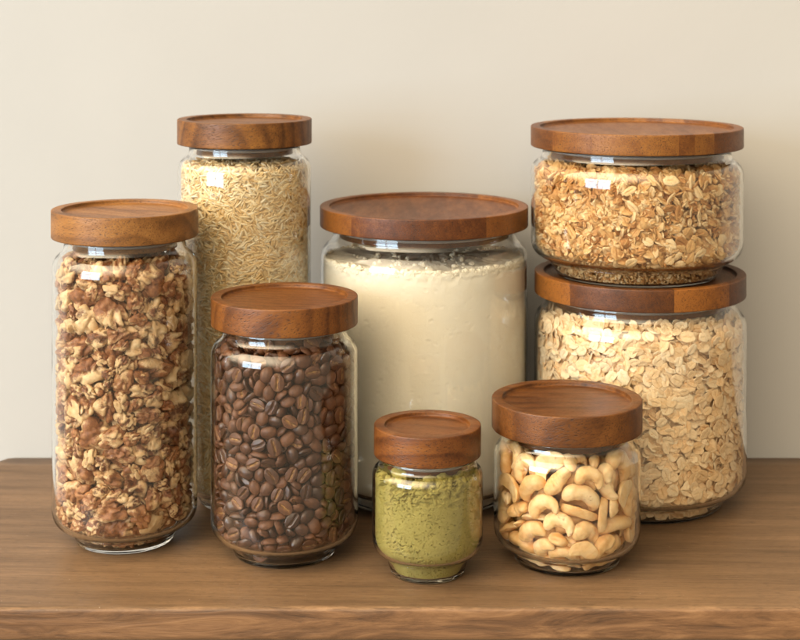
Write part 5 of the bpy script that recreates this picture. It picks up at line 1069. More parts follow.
1,91,-297,139,1023,34,56,-7,-74,0,108,231,247,857,55,44,-37,-59,3,94,-278,-289,848,48,85,-11,-9,1,96,179,-386,1427,34,25,13,89,0,97,-370,-31,1394,17,5,-94,26,
3,92,-91,-442,1463,49,-41,60,46,2,99,34,-365,824,58,-79,16,6,2,92,-401,-73,970,52,47,-59,-37,1,100,318,201,832,71,6,64,-25,1,100,-312,-32,983,66,28,-64,-22,
0,93,317,-305,1256,62,44,-9,62,0,91,451,16,888,11,71,-3,-69,0,96,-444,76,1188,34,66,26,60,1,91,-253,247,803,44,-14,77,-41,3,104,305,-209,835,18,-13,49,-83,
1,100,9,-405,848,56,-65,44,22,3,107,386,3,841,50,77,-11,36,0,94,-295,-132,850,70,-21,53,40,0,95,-293,-232,910,61,-63,-1,45,0,98,302,256,805,52,23,-71,-40,
0,91,404,24,771,86,5,-49,0,1,104,102,-413,853,72,-64,16,-18,2,100,329,-101,943,83,42,-32,14,3,91,-263,-263,875,74,-28,37,46,3,92,-426,-1,826,43,-83,-20,-27,
1,99,240,-370,1375,27,-39,38,78,2,106,-330,118,877,75,-59,8,-26,2,105,-347,-14,898,22,-1,-61,75,0,92,-209,-372,874,43,51,-73,-1,3,93,-282,-244,806,46,-87,-5,12,
2,96,300,145,878,67,20,5,-70,3,104,375,53,1185,86,-20,-30,-32,3,94,187,-389,988,8,63,43,-63,2,107,329,73,873,57,-39,-56,-43,2,92,-326,-208,860,75,41,-16,47,
1,91,-219,-313,903,33,-10,-92,12,1,91,-34,-358,880,30,-27,66,62,0,105,-419,160,1038,18,-57,40,-68,0,104,191,250,930,1,44,54,70,1,92,-60,-396,900,48,-50,59,39,
1,106,227,-387,1171,43,-13,-69,-55,2,93,-373,61,812,59,23,-68,33,1,105,-436,49,1278,74,30,-55,-19,1,94,-427,33,873,80,-36,18,43,0,96,372,213,884,36,39,-63,55,
1,95,372,44,859,52,35,66,-38,0,97,-122,333,1468,0,29,93,-18,0,103,-349,-170,831,9,-7,-34,92,0,97,-255,203,1014,75,28,41,42,2,97,-170,-274,948,69,-26,63,19,
3,96,442,87,923,4,-69,-18,68,0,100,12,-418,935,46,-33,-18,79,2,92,316,-313,1087,58,48,55,-32,0,93,383,-134,767,50,54,65,14,1,101,-207,-236,1280,39,66,21,-59,
1,108,-343,53,882,14,12,14,96,3,91,367,88,787,32,39,67,53,1,92,-112,-300,987,20,-43,-41,-77,1,95,-393,186,1384,22,47,-82,-17,3,102,367,-215,899,85,13,-48,-6,
3,105,-297,-319,934,45,59,-54,36,0,95,-19,-342,1018,50,61,21,57,3,96,-360,-217,920,81,53,-1,21,0,93,357,147,861,7,61,73,27,0,92,-111,-371,885,2,46,-49,-73,
1,98,-294,165,863,54,72,-36,20,2,94,-396,-214,996,68,-14,69,18,2,93,327,49,950,48,-5,-26,83,0,96,168,-276,891,41,-54,56,45,1,92,-346,-155,905,74,-43,-44,22,
1,107,-288,152,952,51,-27,77,-23,3,99,423,121,989,13,-65,28,-68,2,98,-195,-294,835,65,60,15,42,1,99,-349,-271,966,19,76,11,-60,2,98,238,-283,830,83,-18,3,50,
3,95,433,69,832,51,23,79,-21,3,96,-60,-336,985,50,57,29,56,1,99,-178,-392,1050,10,-75,-41,48,1,91,46,-362,889,5,-89,-38,21,0,106,-407,121,1419,68,5,32,-64,
0,107,274,-155,888,62,1,70,-31,0,97,-359,-77,899,71,-37,57,-13,1,92,173,-282,969,19,-57,-66,-41,0,95,376,-187,960,94,-28,9,-3,1,98,-161,-421,932,54,-37,58,47,
2,105,-4,-338,936,61,-26,-27,-69,1,92,-370,259,1423,67,58,36,25,3,106,-358,-147,960,69,-29,-10,64,3,99,324,-30,943,9,-69,49,50,2,97,-392,60,1047,4,72,-50,-46,
3,98,-116,-390,964,37,5,-58,71,2,99,-340,197,925,9,-77,-23,-57,1,92,341,213,1035,13,64,9,74,1,101,66,-445,1002,66,-68,15,22,2,99,-278,-272,966,11,51,-44,71,
0,96,309,-267,789,56,11,67,-46,1,97,385,84,916,57,-48,0,-66,3,103,84,-373,916,34,20,10,90,1,93,-161,-354,885,50,30,-74,-31,2,95,343,-38,791,78,-60,-9,-11,
2,107,348,143,932,63,-58,-28,40,3,97,215,-363,1000,73,-54,34,-22,2,96,-435,5,955,53,48,-66,17,2,95,-327,216,830,36,38,-56,62,2,102,193,255,1129,57,2,73,36,
1,104,140,-295,1163,27,-13,-84,-43,3,103,303,-82,852,66,-4,69,-24,3,94,-334,-198,1010,22,38,-88,-7,2,94,421,134,1083,65,-20,64,34,2,95,-128,-341,956,54,-80,15,-15,
1,99,-376,237,1067,35,35,-64,-58,1,95,408,172,1158,33,50,66,42,0,98,375,-40,959,26,-12,43,-85,0,100,-268,-310,1024,44,-25,56,-64,2,91,-375,-5,980,29,-31,-70,56,
1,93,437,112,710,68,6,-70,14,2,97,321,-215,920,44,-30,-43,71,0,105,119,-320,938,30,-61,8,-71,2,105,237,221,1029,65,1,-73,16,2,93,-438,-107,849,70,-19,67,2,
2,97,-71,-438,929,61,77,-11,6,0,103,361,131,1443,43,28,26,81,2,94,-383,175,940,50,-68,52,4,1,108,319,203,949,17,-71,37,-56,1,105,283,195,1092,52,1,-58,-61,
3,100,369,-248,1084,18,-41,62,-63,0,103,-316,123,1110,91,-21,-31,7,3,94,-247,-358,968,64,-38,-51,-41,1,90,-300,-228,978,7,-41,76,-47,0,97,419,38,970,21,-96,15,1,
1,101,49,-323,964,14,-28,-37,-86,3,107,170,-399,899,62,28,-46,55,0,106,-338,-16,1214,27,71,-58,27,2,102,301,140,1085,83,-9,-50,-19,2,102,-129,-396,1443,42,-19,56,-67,
2,92,286,-255,872,95,20,18,-8,3,95,-338,-195,1057,47,21,11,84,3,106,406,174,1409,62,-56,20,-48,1,99,-220,-232,895,62,6,-74,23,2,103,229,-315,911,50,-62,-29,-51,
0,93,406,176,1222,40,-32,-36,77,3,103,-348,117,955,70,16,-40,55,0,107,65,-331,1022,96,-14,16,13,2,104,-402,-134,1054,64,-43,6,62,1,105,-440,15,1050,10,79,-2,-60,
2,106,-33,-428,997,16,-29,-81,46,1,98,424,-131,899,17,-53,45,-68,0,104,268,-333,1014,76,8,-60,-20,2,91,-209,-304,946,87,-27,35,-14,3,91,360,259,1100,36,-66,-34,-54,
1,98,-64,-437,1182,54,37,61,-43,2,96,353,172,1118,24,-54,-32,-73,3,92,-375,-152,1021,51,74,40,9,3,101,302,-238,966,56,4,-42,69,1,95,335,24,1000,42,6,14,89,
3,93,182,-396,1099,58,-37,61,36,2,93,-368,66,976,51,-43,73,-4,1,107,417,-75,1002,83,-41,-35,-4,3,100,311,-313,988,60,19,76,-9,2,103,-428,71,1006,12,-65,60,42,
3,91,-242,227,946,15,97,11,11,0,97,-333,-286,1042,47,23,46,70,1,101,382,169,1008,60,77,0,16,3,93,-430,67,916,32,65,50,-46,1,93,-285,249,973,72,-6,5,67,
2,99,34,-373,1118,4,-34,-69,62,0,104,300,-309,1447,94,24,12,16,1,91,309,116,979,30,-30,5,89,3,94,-200,-326,1007,26,-17,-26,-90,3,91,-365,130,1039,35,-11,-80,-45,
1,90,-250,-186,1186,69,38,-59,7,1,105,-445,-58,927,61,28,64,35,0,92,-190,-263,1036,6,-36,-83,-40,0,93,370,111,1127,31,-29,59,67,2,105,415,55,1029,82,25,-16,46,
2,96,99,-361,1086,13,-30,-72,60,1,108,-39,-446,1378,23,-31,-63,-66,1,91,-443,87,1099,67,-2,72,-12,3,96,-350,-81,984,46,48,-71,19,1,96,345,-151,898,47,21,65,-53,
2,108,-293,-208,1154,44,13,-71,52,1,99,-265,-349,1093,85,33,-31,-23,0,101,-339,199,1008,16,-90,-38,5,3,94,178,257,1026,65,-35,61,26,2,95,206,-400,1307,17,17,-69,-67,
2,103,-396,-114,892,68,-37,57,-25,0,101,179,-330,1089,9,41,-61,-66,0,103,291,-174,1029,24,32,-53,73,3,106,-302,-151,1080,39,-28,-3,-87,0,107,386,3,1163,1,59,-75,27,
0,93,139,-368,1022,61,-47,12,61,2,96,-333,6,1034,39,51,71,-26,2,101,303,-141,979,41,-84,-31,-10,3,97,-382,-226,1089,31,-37,-56,66,3,96,43,-392,997,20,12,-47,-84,
0,91,-409,140,973,41,25,86,3,2,95,-126,-359,1035,89,-30,32,-6,0,91,398,-91,905,1,68,-33,-64,2,92,275,-333,1156,1,-4,-58,80,3,96,-270,-360,1278,46,-70,-12,-52,
1,100,427,-13,1017,54,76,33,5,2,92,-49,-448,1095,58,-62,-32,-38,3,106,-85,-312,1063,8,12,81,55,1,91,-440,-35,1116,69,12,-61,33,2,96,352,249,1363,23,-82,-40,-32,
3,100,-353,-269,1328,65,62,-24,-35,1,92,315,-62,1011,77,-29,-54,-6,3,94,136,-420,1126,50,-41,59,46,2,99,-317,85,1049,6,79,49,35,2,106,-230,-268,1102,4,54,-54,-63,
3,106,-444,-67,1020,60,30,63,37,2,107,-241,203,1181,70,-40,-58,-6,3,98,-305,-132,1139,30,52,78,-10,0,105,244,-270,938,73,-63,17,-15,1,103,83,-414,1065,47,-53,7,-69,
2,94,-318,34,1104,61,-42,-33,57,2,97,413,73,1107,18,-6,-73,-64,0,102,-196,-301,1134,25,50,-60,-56,0,98,374,-250,1251,66,-22,-68,-20,2,92,-362,-170,1125,42,-48,-35,67,
1,96,-250,198,1088,67,52,38,32,2,97,150,-300,1010,79,46,16,-34,1,99,-298,-138,1218,28,73,2,61,3,91,-275,-232,1057,11,64,22,-71,0,101,403,-145,1164,43,35,-49,66,
1,101,-9,-397,1057,64,-19,-68,-28,1,101,-405,159,1108,29,-63,-69,16,0,104,8,-423,1165,89,7,-36,-25,3,105,-219,-265,1192,68,-35,-26,57,0,102,317,-88,1165,60,11,56,-54,
2,93,391,199,1087,65,-66,34,-8,3,104,-338,200,1068,40,45,-71,-35,1,103,293,-263,1032,34,92,14,0,0,107,-11,-448,1253,52,-51,50,44,3,93,339,-18,1462,12,-96,-11,-17,
0,105,-317,-252,1101,37,74,-18,-51,2,98,293,203,1002,52,-52,-16,64,2,99,-396,-39,1054,44,-62,-43,47,0,97,324,72,1099,41,-59,-42,-54,3,91,358,-75,1020,22,-43,70,-51,
1,106,-79,-384,1066,4,-39,-17,-89,0,92,315,130,1037,30,85,26,32,2,91,249,-206,939,44,-32,-75,-34,3,108,0,-335,1191,31,-67,4,-66,3,104,-363,-264,1427,28,34,61,65,
0,97,-399,86,1139,10,73,-23,-62,0,95,-359,73,1201,83,-10,-44,29,3,96,335,16,1065,92,-23,-28,-10,1,91,-311,-67,1070,72,-21,65,-6,0,108,233,-381,1468,34,-5,-72,-58,
3,98,368,-133,1425,31,-24,91,0,0,99,289,259,1059,54,30,50,-60,2,98,229,-272,1462,11,56,-44,68,3,105,-447,-32,1412,43,51,48,56,0,90,403,162,921,60,53,54,23,
2,97,435,-39,1144,62,-37,-67,-14,0,92,-10,-435,1446,15,98,-5,2,3,101,-416,155,1192,70,-6,-69,-8,3,98,-258,-243,1245,3,71,-6,-69,3,95,247,-320,1077,1,54,-3,-83,
3,94,438,-83,1206,71,-8,63,-27,2,104,-351,-75,1066,66,27,-68,-13,0,100,-318,-307,1144,65,4,-60,45,1,94,16,434,1355,14,17,-29,-92,0,91,-57,400,1379,34,0,52,-77,
0,104,433,19,1095,34,-74,-23,-52,2,100,46,-405,1239,15,63,67,35,0,90,-64,447,1369,15,22,-67,68,1,105,-289,218,1095,60,-54,-53,23,3,93,-132,-308,1126,72,-20,16,63,
2,97,167,-273,1092,0,14,-66,72,1,93,384,-86,1179,31,82,-3,45,3,93,-44,-317,1276,57,-47,-53,-40,2,91,421,-68,1067,89,4,-11,41,1,92,-204,260,1235,38,-64,-38,-53,
2,92,-234,-355,1060,36,-41,83,-3,0,103,-326,-246,1242,45,57,56,-37,0,93,366,98,1050,89,-17,-37,13,0,97,223,-277,1140,50,18,-83,7,0,105,4,421,1427,47,60,-64,2,
0,91,376,103,988,59,-55,-34,46,2,99,368,-135,1060,36,57,-51,51,0,107,256,206,1276,20,-38,-85,27,0,95,-105,-358,1198,45,-68,12,55,0,107,105,-313,1087,66,-32,55,37,
1,102,-338,54,1150,95,-15,-21,12,3,96,101,-430,1198,18,8,49,-84,3,107,147,-289,1296,76,-27,-56,-11,2,108,182,-336,1171,71,34,-28,53,3,102,-417,15,1123,35,-62,1,-69,
0,100,293,165,1190,57,-53,-61,-8,1,102,350,-200,1042,62,-3,-74,-21,2,94,-137,-428,1106,0,-24,-65,-70,2,102,-283,-183,1261,50,61,-10,59,3,102,232,348,1304,6,-59,78,-13,
2,97,-376,221,1142,26,-72,-50,38,0,96,-94,-390,1131,95,-12,15,-19,3,92,233,-227,1003,43,-84,-29,0,2,95,368,-17,1055,35,68,63,-2,0,93,-440,-100,1238,37,47,52,59,
3,92,-363,35,1080,50,30,-76,-27,3,104,428,-69,1462,10,64,64,39,2,99,-302,110,1197,13,-63,44,-61,3,106,383,-190,1128,30,51,61,-51,3,104,300,-165,1114,38,24,-39,79,
1,102,-375,-248,1176,36,-68,-6,-62,0,92,166,-396,1203,6,-51,-18,83,3,98,239,212,1208,58,-55,51,-28,0,91,417,103,1209,85,-31,-27,-31,0,92,224,251,1362,12,98,-1,3,
1,101,-353,250,1197,32,-57,-38,64,0,106,-448,-9,1216,7,-71,5,-69,1,100,334,-226,1145,51,-1,78,33,1,99,317,77,1424,33,-72,-29,51,2,100,362,226,1188,65,10,56,-48,
0,104,-139,403,1423,10,-36,1,-92,1,97,18,-430,1065,46,-17,66,-55,3,102,259,-219,1147,24,33,-1,90,0,92,301,237,1216,51,-62,-58,-7,2,106,236,-360,1239,9,7,89,-42,
1,93,-54,-333,1118,89,35,-18,15,2,104,363,-67,1410,19,-1,45,-86,1,103,287,-193,1199,2,-85,51,-3,0,95,-153,-348,1096,16,89,39,3,3,94,-428,-109,1105,36,-60,-18,68,
2,92,-352,130,1152,81,2,-54,-18,3,94,218,-288,1019,34,46,0,81,3,91,106,-360,1196,76,-33,7,54,2,90,228,-370,1084,42,53,23,-69,1,97,279,322,1458,20,78,52,-26,
2,105,260,209,1401,85,24,13,-43,3,91,-236,322,1435,63,69,-4,33,2,100,-379,204,1242,75,32,-50,-25,2,91,-404,36,1218,33,-59,-30,65,2,98,-23,-382,1226,60,-11,-59,51,
1,96,-242,-354,1161,32,-68,65,2,2,99,376,37,1291,68,49,-21,48,0,98,-324,120,1426,13,1,-95,-23,2,103,-439,-22,1329,15,57,-3,-79,1,93,328,-149,1180,11,-62,-68,-35,
3,101,289,125,1368,10,-66,-23,-69,0,104,-179,-384,1148,18,92,2,31,1,108,380,77,1268,34,-54,65,39,1,92,-314,185,1152,6,42,33,-83,3,107,-402,-198,1279,20,-69,-14,-67,
2,99,-279,-277,1167,72,-19,64,8,0,92,51,-424,1289,82,33,-18,-40,2,103,-121,-418,1210,33,69,-32,54,2,98,-388,-79,1135,51,-53,40,-53,0,103,285,-273,1158,87,24,32,-24,
1,93,-234,246,1309,79,-46,38,2,0,107,427,-16,1251,10,65,50,-54,1,96,431,-100,1288,10,-49,28,-81,3,96,-431,-82,1175,31,-37,-37,78,1,92,-317,-14,1429,76,27,-57,-12,
1,101,368,-96,1108,43,82,33,7,1,108,322,-280,1204,13,-87,24,39,2,91,-53,-373,1171,42,12,-85,-26,2,94,-77,-351,1331,14,17,67,-70,1,90,-207,386,1408,25,2,-28,-92,
1,102,-133,-397,1287,39,14,-65,-62,1,105,-293,200,1430,42,8,2,89,1,97,306,136,1233,37,60,-11,69,0,94,-292,-114,1317,70,18,-68,1,1,96,-67,-386,1258,59,-27,-60,45,
2,104,246,-288,1235,69,26,-53,39,2,106,-384,-78,1289,9,19,79,-56,0,95,20,-335,1288,11,79,25,53,0,102,149,-416,1376,10,-16,56,-79,2,92,-324,-69,1161,57,58,-6,57,
0,97,409,-176,1232,55,-12,62,-52,1,97,280,-341,1309,47,11,81,-30,3,105,-165,393,1364,71,-32,-11,60,0,95,-401,33,1419,0,32,94,-1,0,105,-244,365,1348,51,-49,25,64,
3,105,322,98,1177,42,25,85,-17,2,94,-355,-194,1217,17,72,-35,55,2,100,333,3,1210,61,31,1,-72,1,102,55,-442,1355,57,-73,-24,-25,3,101,255,212,1136,83,-12,-42,-32,
2,91,190,-255,1217,54,-66,-3,50,0,101,-281,243,1232,80,44,-24,29,0,104,348,-282,1340,36,26,-63,-62,3,91,393,-90,1268,22,-74,-3,62,0,95,-209,-374,1217,49,4,-83,-23,
0,90,-318,-39,1296,75,-30,46,-35,3,98,182,255,1238,44,1,70,55,0,92,52,-436,1131,11,13,37,-90,2,91,-361,160,1195,76,-40,-13,47,2,99,118,-418,1282,64,51,-52,21,
1,103,-370,34,1304,39,37,1,-83,1,103,-15,-396,1351,83,44,7,-30,0,90,318,27,1141,3,-61,-32,-71,3,103,-387,-183,1464,28,-7,-7,94,3,99,319,247,1140,50,61,16,-57,
3,101,-390,-40,1199,53,45,-70,8,0,98,122,-336,1235,90,-20,12,35,2,108,309,-241,1415,2,39,5,91,3,100,-295,339,1419,68,62,31,16,3,90,102,-376,1158,21,80,53,-14,
0,101,-275,-335,1209,90,36,-16,-9,0,92,-399,-79,1365,92,15,19,26,1,95,-299,-325,1459,47,84,-13,-22,2,95,-299,180,1236,5,-13,-98,-8,0,97,428,39,1365,16,53,-60,56,
0,104,-279,199,1280,9,-3,7,-98,1,94,-330,-87,1237,83,-52,-14,-5,1,101,61,-327,1178,65,5,-62,-42,2,107,164,404,1339,29,-59,-62,-41,3,100,-305,-316,1384,15,-56,-60,52,
3,91,-448,49,1364,3,-70,10,-70,2,95,363,152,1216,71,25,-65,2,2,99,-145,-300,1236,22,40,13,87,2,103,360,51,1391,75,4,64,-12,2,93,-273,-285,1389,81,-37,43,0,
1,104,314,-20,1271,40,62,33,58,0,102,-251,219,1376,48,-18,19,-83,0,101,146,-369,1286,84,37,15,-33,2,99,302,325,1351,29,-67,-34,-58,1,106,-218,255,1430,7,-4,20,-97,
1,96,303,-109,1243,20,51,-18,-81,1,93,370,-38,1306,34,59,65,30,3,99,-135,-429,1366,67,-70,1,-19,1,108,268,209,1325,77,0,34,52,1,94,448,43,1265,52,-40,-55,49,
1,94,21,-319,1097,49,-42,57,49,0,92,12,331,1438,27,-5,-23,92,0,98,325,135,1292,84,6,35,-38,2,94,-169,-390,1235,50,18,-78,-28,2,97,188,-311,1270,68,-35,-63,-3,
1,101,155,334,1332,29,-24,-68,61,2,97,-232,-295,1430,47,12,-86,-9,3,91,372,-206,1292,6,-8,55,82,0,108,-292,202,1333,43,8,-11,88,1,91,-400,112,1244,87,33,8,34,
3,103,-352,-129,1197,26,-53,27,75,1,97,-207,-288,1315,45,44,-57,50,1,94,283,282,1338,65,17,-58,45,3,105,-317,138,1278,19,1,-57,78,0,100,415,94,1372,43,33,45,-69,
0,91,-208,324,1323,7,-27,95,-8,0,97,305,-249,1291,39,-10,-57,-70,0,92,429,-107,1116,47,59,-7,64,2,103,85,-336,1425,95,5,-14,-24,2,96,374,-24,1118,0,85,48,-18,
3,99,-281,-253,1327,59,-79,6,6,1,94,-340,13,1246,89,-38,-1,20,1,104,-157,-304,1187,21,-59,-72,26,3,104,-306,-301,1268,45,78,-24,35,3,103,241,-221,1411,47,-36,-75,-25,
2,103,264,-211,1238,62,17,-5,-75,3,96,-383,-145,1265,11,51,59,60,1,98,-224,-310,1255,3,92,26,-25,0,93,425,-65,1356,20,-43,-59,64,1,101,192,272,1302,16,70,60,-32,
2,91,-385,111,1305,23,92,10,26,2,107,419,127,1293,54,-7,73,38,2,99,344,-191,1227,36,40,17,81,0,103,209,-324,1420,29,17,-64,67,2,106,-338,69,1280,12,-90,33,-22,
3,92,305,69,1256,68,-7,70,15,0,99,-308,291,1300,65,21,48,52,2,97,-70,-387,1406,50,17,-44,-71,2,105,-125,-316,1282,92,12,33,-15,2,90,315,-14,1395,48,-45,65,-34,
0,100,225,-326,1303,68,8,68,-23,3,101,-193,-383,1304,19,81,-39,37,3,103,-333,-146,1306,68,19,-69,-7,1,105,-207,307,1381,91,-31,-22,-9,1,108,-421,37,1461,45,-1,-2,-88,
0,95,-427,118,1340,9,60,-19,-76,3,92,268,-184,1347,70,-67,-2,19,2,108,97,-309,1360,17,-34,48,78,1,95,382,208,1269,27,-38,-24,84,1,90,101,317,1356,40,19,89,4,
2,100,170,-347,1361,56,-4,-78,21,0,94,-82,-312,1349,11,-15,62,75,0,105,105,318,1439,63,24,31,-66,1,102,-362,-107,1423,15,80,38,42,3,98,-419,-106,1439,68,-7,-52,-49,
0,96,-355,61,1381,38,53,56,49,3,104,363,-53,1232,63,54,13,53,0,91,-76,-309,1186,53,-67,-21,-45,0,104,221,332,1363,29,70,-64,7,2,99,-45,331,1355,38,33,-84,12,
3,102,-235,-372,1368,68,31,-44,47,3,94,-336,-217,1307,38,-45,-55,-57,0,97,284,-308,1367,19,79,-25,51,1,101,-384,-42,1459,1,-5,94,-29,3,101,-145,-373,1368,78,-45,37,16,
2,97,-58,-327,1436,97,-14,-16,-5,0,91,361,-135,1247,46,-60,-7,-63,2,102,38,321,1382,81,53,-18,9,2,93,382,187,1329,82,-21,-37,36,2,108,-334,265,1376,37,-6,90,-18,
1,102,302,-228,1341,19,-1,-36,-90,2,97,-387,-27,1306,28,51,41,-69,2,94,-125,355,1348,26,81,-43,27,3,100,71,-319,1264,84,-23,-46,-6,1,102,222,-229,1291,58,73,-1,33,
0,107,344,-33,1352,25,-11,95,-8,3,104,329,212,1273,71,-6,-65,22,2,108,-405,-170,1401,36,-36,-35,78,3,105,-334,172,1390,56,-14,23,-77,1,95,-152,324,1422,90,-18,26,27,
1,107,-300,114,1351,29,31,-62,-65,0,106,163,362,1402,13,55,81,1,1,94,-7,368,1392,64,-76,-3,6,0,105,301,-160,1295,14,-67,71,2,2,97,199,-273,1362,34,-78,1,50,
1,108,-219,-334,1331,11,19,67,-70,1,102,49,-343,1462,50,-16,-19,82,0,96,431,1,1333,41,75,-33,37,0,100,411,-126,1379,5,-59,-32,72,0,98,-377,-141,1351,81,-40,-33,23,
0,108,158,-274,1443,14,-21,69,-66,0,93,-399,47,1357,52,-43,-44,57,2,108,325,62,1339,57,-58,-40,41,2,92,86,443,1321,7,21,68,-68,1,100,290,156,1440,20,-28,-90,25,
2,91,-89,307,1317,79,43,40,-10,2,95,-252,-221,1400,18,-31,34,86,1,105,355,144,1367,4,-19,-57,79,1,103,27,369,1334,28,-23,-20,90,0,104,-213,-379,1446,20,1,-90,37,
3,105,-189,-296,1441,46,-39,28,-74,1,93,385,-2,1426,16,-52,-71,-42,0,101,-308,-88,1457,66,-2,69,27,1,100,111,-378,1364,12,45,-21,85,3,105,417,70,1439,30,-15,39,-84,
0,99,241,380,1393,68,67,-22,-15,0,91,-316,-77,1367,5,-86,19,-45,2,90,-364,148,1343,55,-5,-24,-79,1,100,81,-425,1428,6,-21,93,-26,0,104,81,374,1406,81,43,-29,-23,
2,92,-284,307,1350,51,72,-40,-23,1,108,-140,-311,1461,36,-36,9,-85,2,104,-176,271,1348,37,70,-32,51,1,98,163,283,1393,41,-43,46,64,2,95,349,225,1429,92,-24,-7,26,
1,100,64,-364,1338,69,50,44,-25,3,99,173,396,1454,21,27,8,93,3,97,-401,192,1314,70,-50,-48,14,1,105,293,-169,1418,68,-51,-24,-45,0,94,-312,23,1351,49,-55,-44,50,
3,95,404,-167,1322,46,57,58,-34,2,91,251,-281,1385,52,13,77,-31,0,100,-269,-189,1337,40,-73,52,13,0,92,94,397,1363,51,-62,58,-4,2,107,352,-113,1333,62,-3,69,36,
0,103,-293,-158,1411,32,-90,3,-25,3,105,13,-383,1407,75,0,19,-61,0,104,-74,341,1425,42,-30,-13,83,1,97,-330,69,1450,30,-77,51,20,1,92,-15,-376,1297,66,-11,-33,65,
2,100,-311,-206,1434,23,-71,65,4,0,95,111,425,1427,81,-45,2,-33,3,108,-83,417,1450,1,-93,-25,22,0,93,344,-173,1356,74,53,-32,-24,1,91,334,203,1367,35,34,28,-82,
2,108,-298,263,1465,79,-18,-37,-44,2,102,225,315,1435,25,67,-55,-40,0,92,293,-109,1359,46,64,28,53,1,106,3,-328,1376,40,-81,30,27,1,93,26,440,1463,11,-35,-40,-83,
0,101,-338,-216,1376,81,-14,-5,-55]
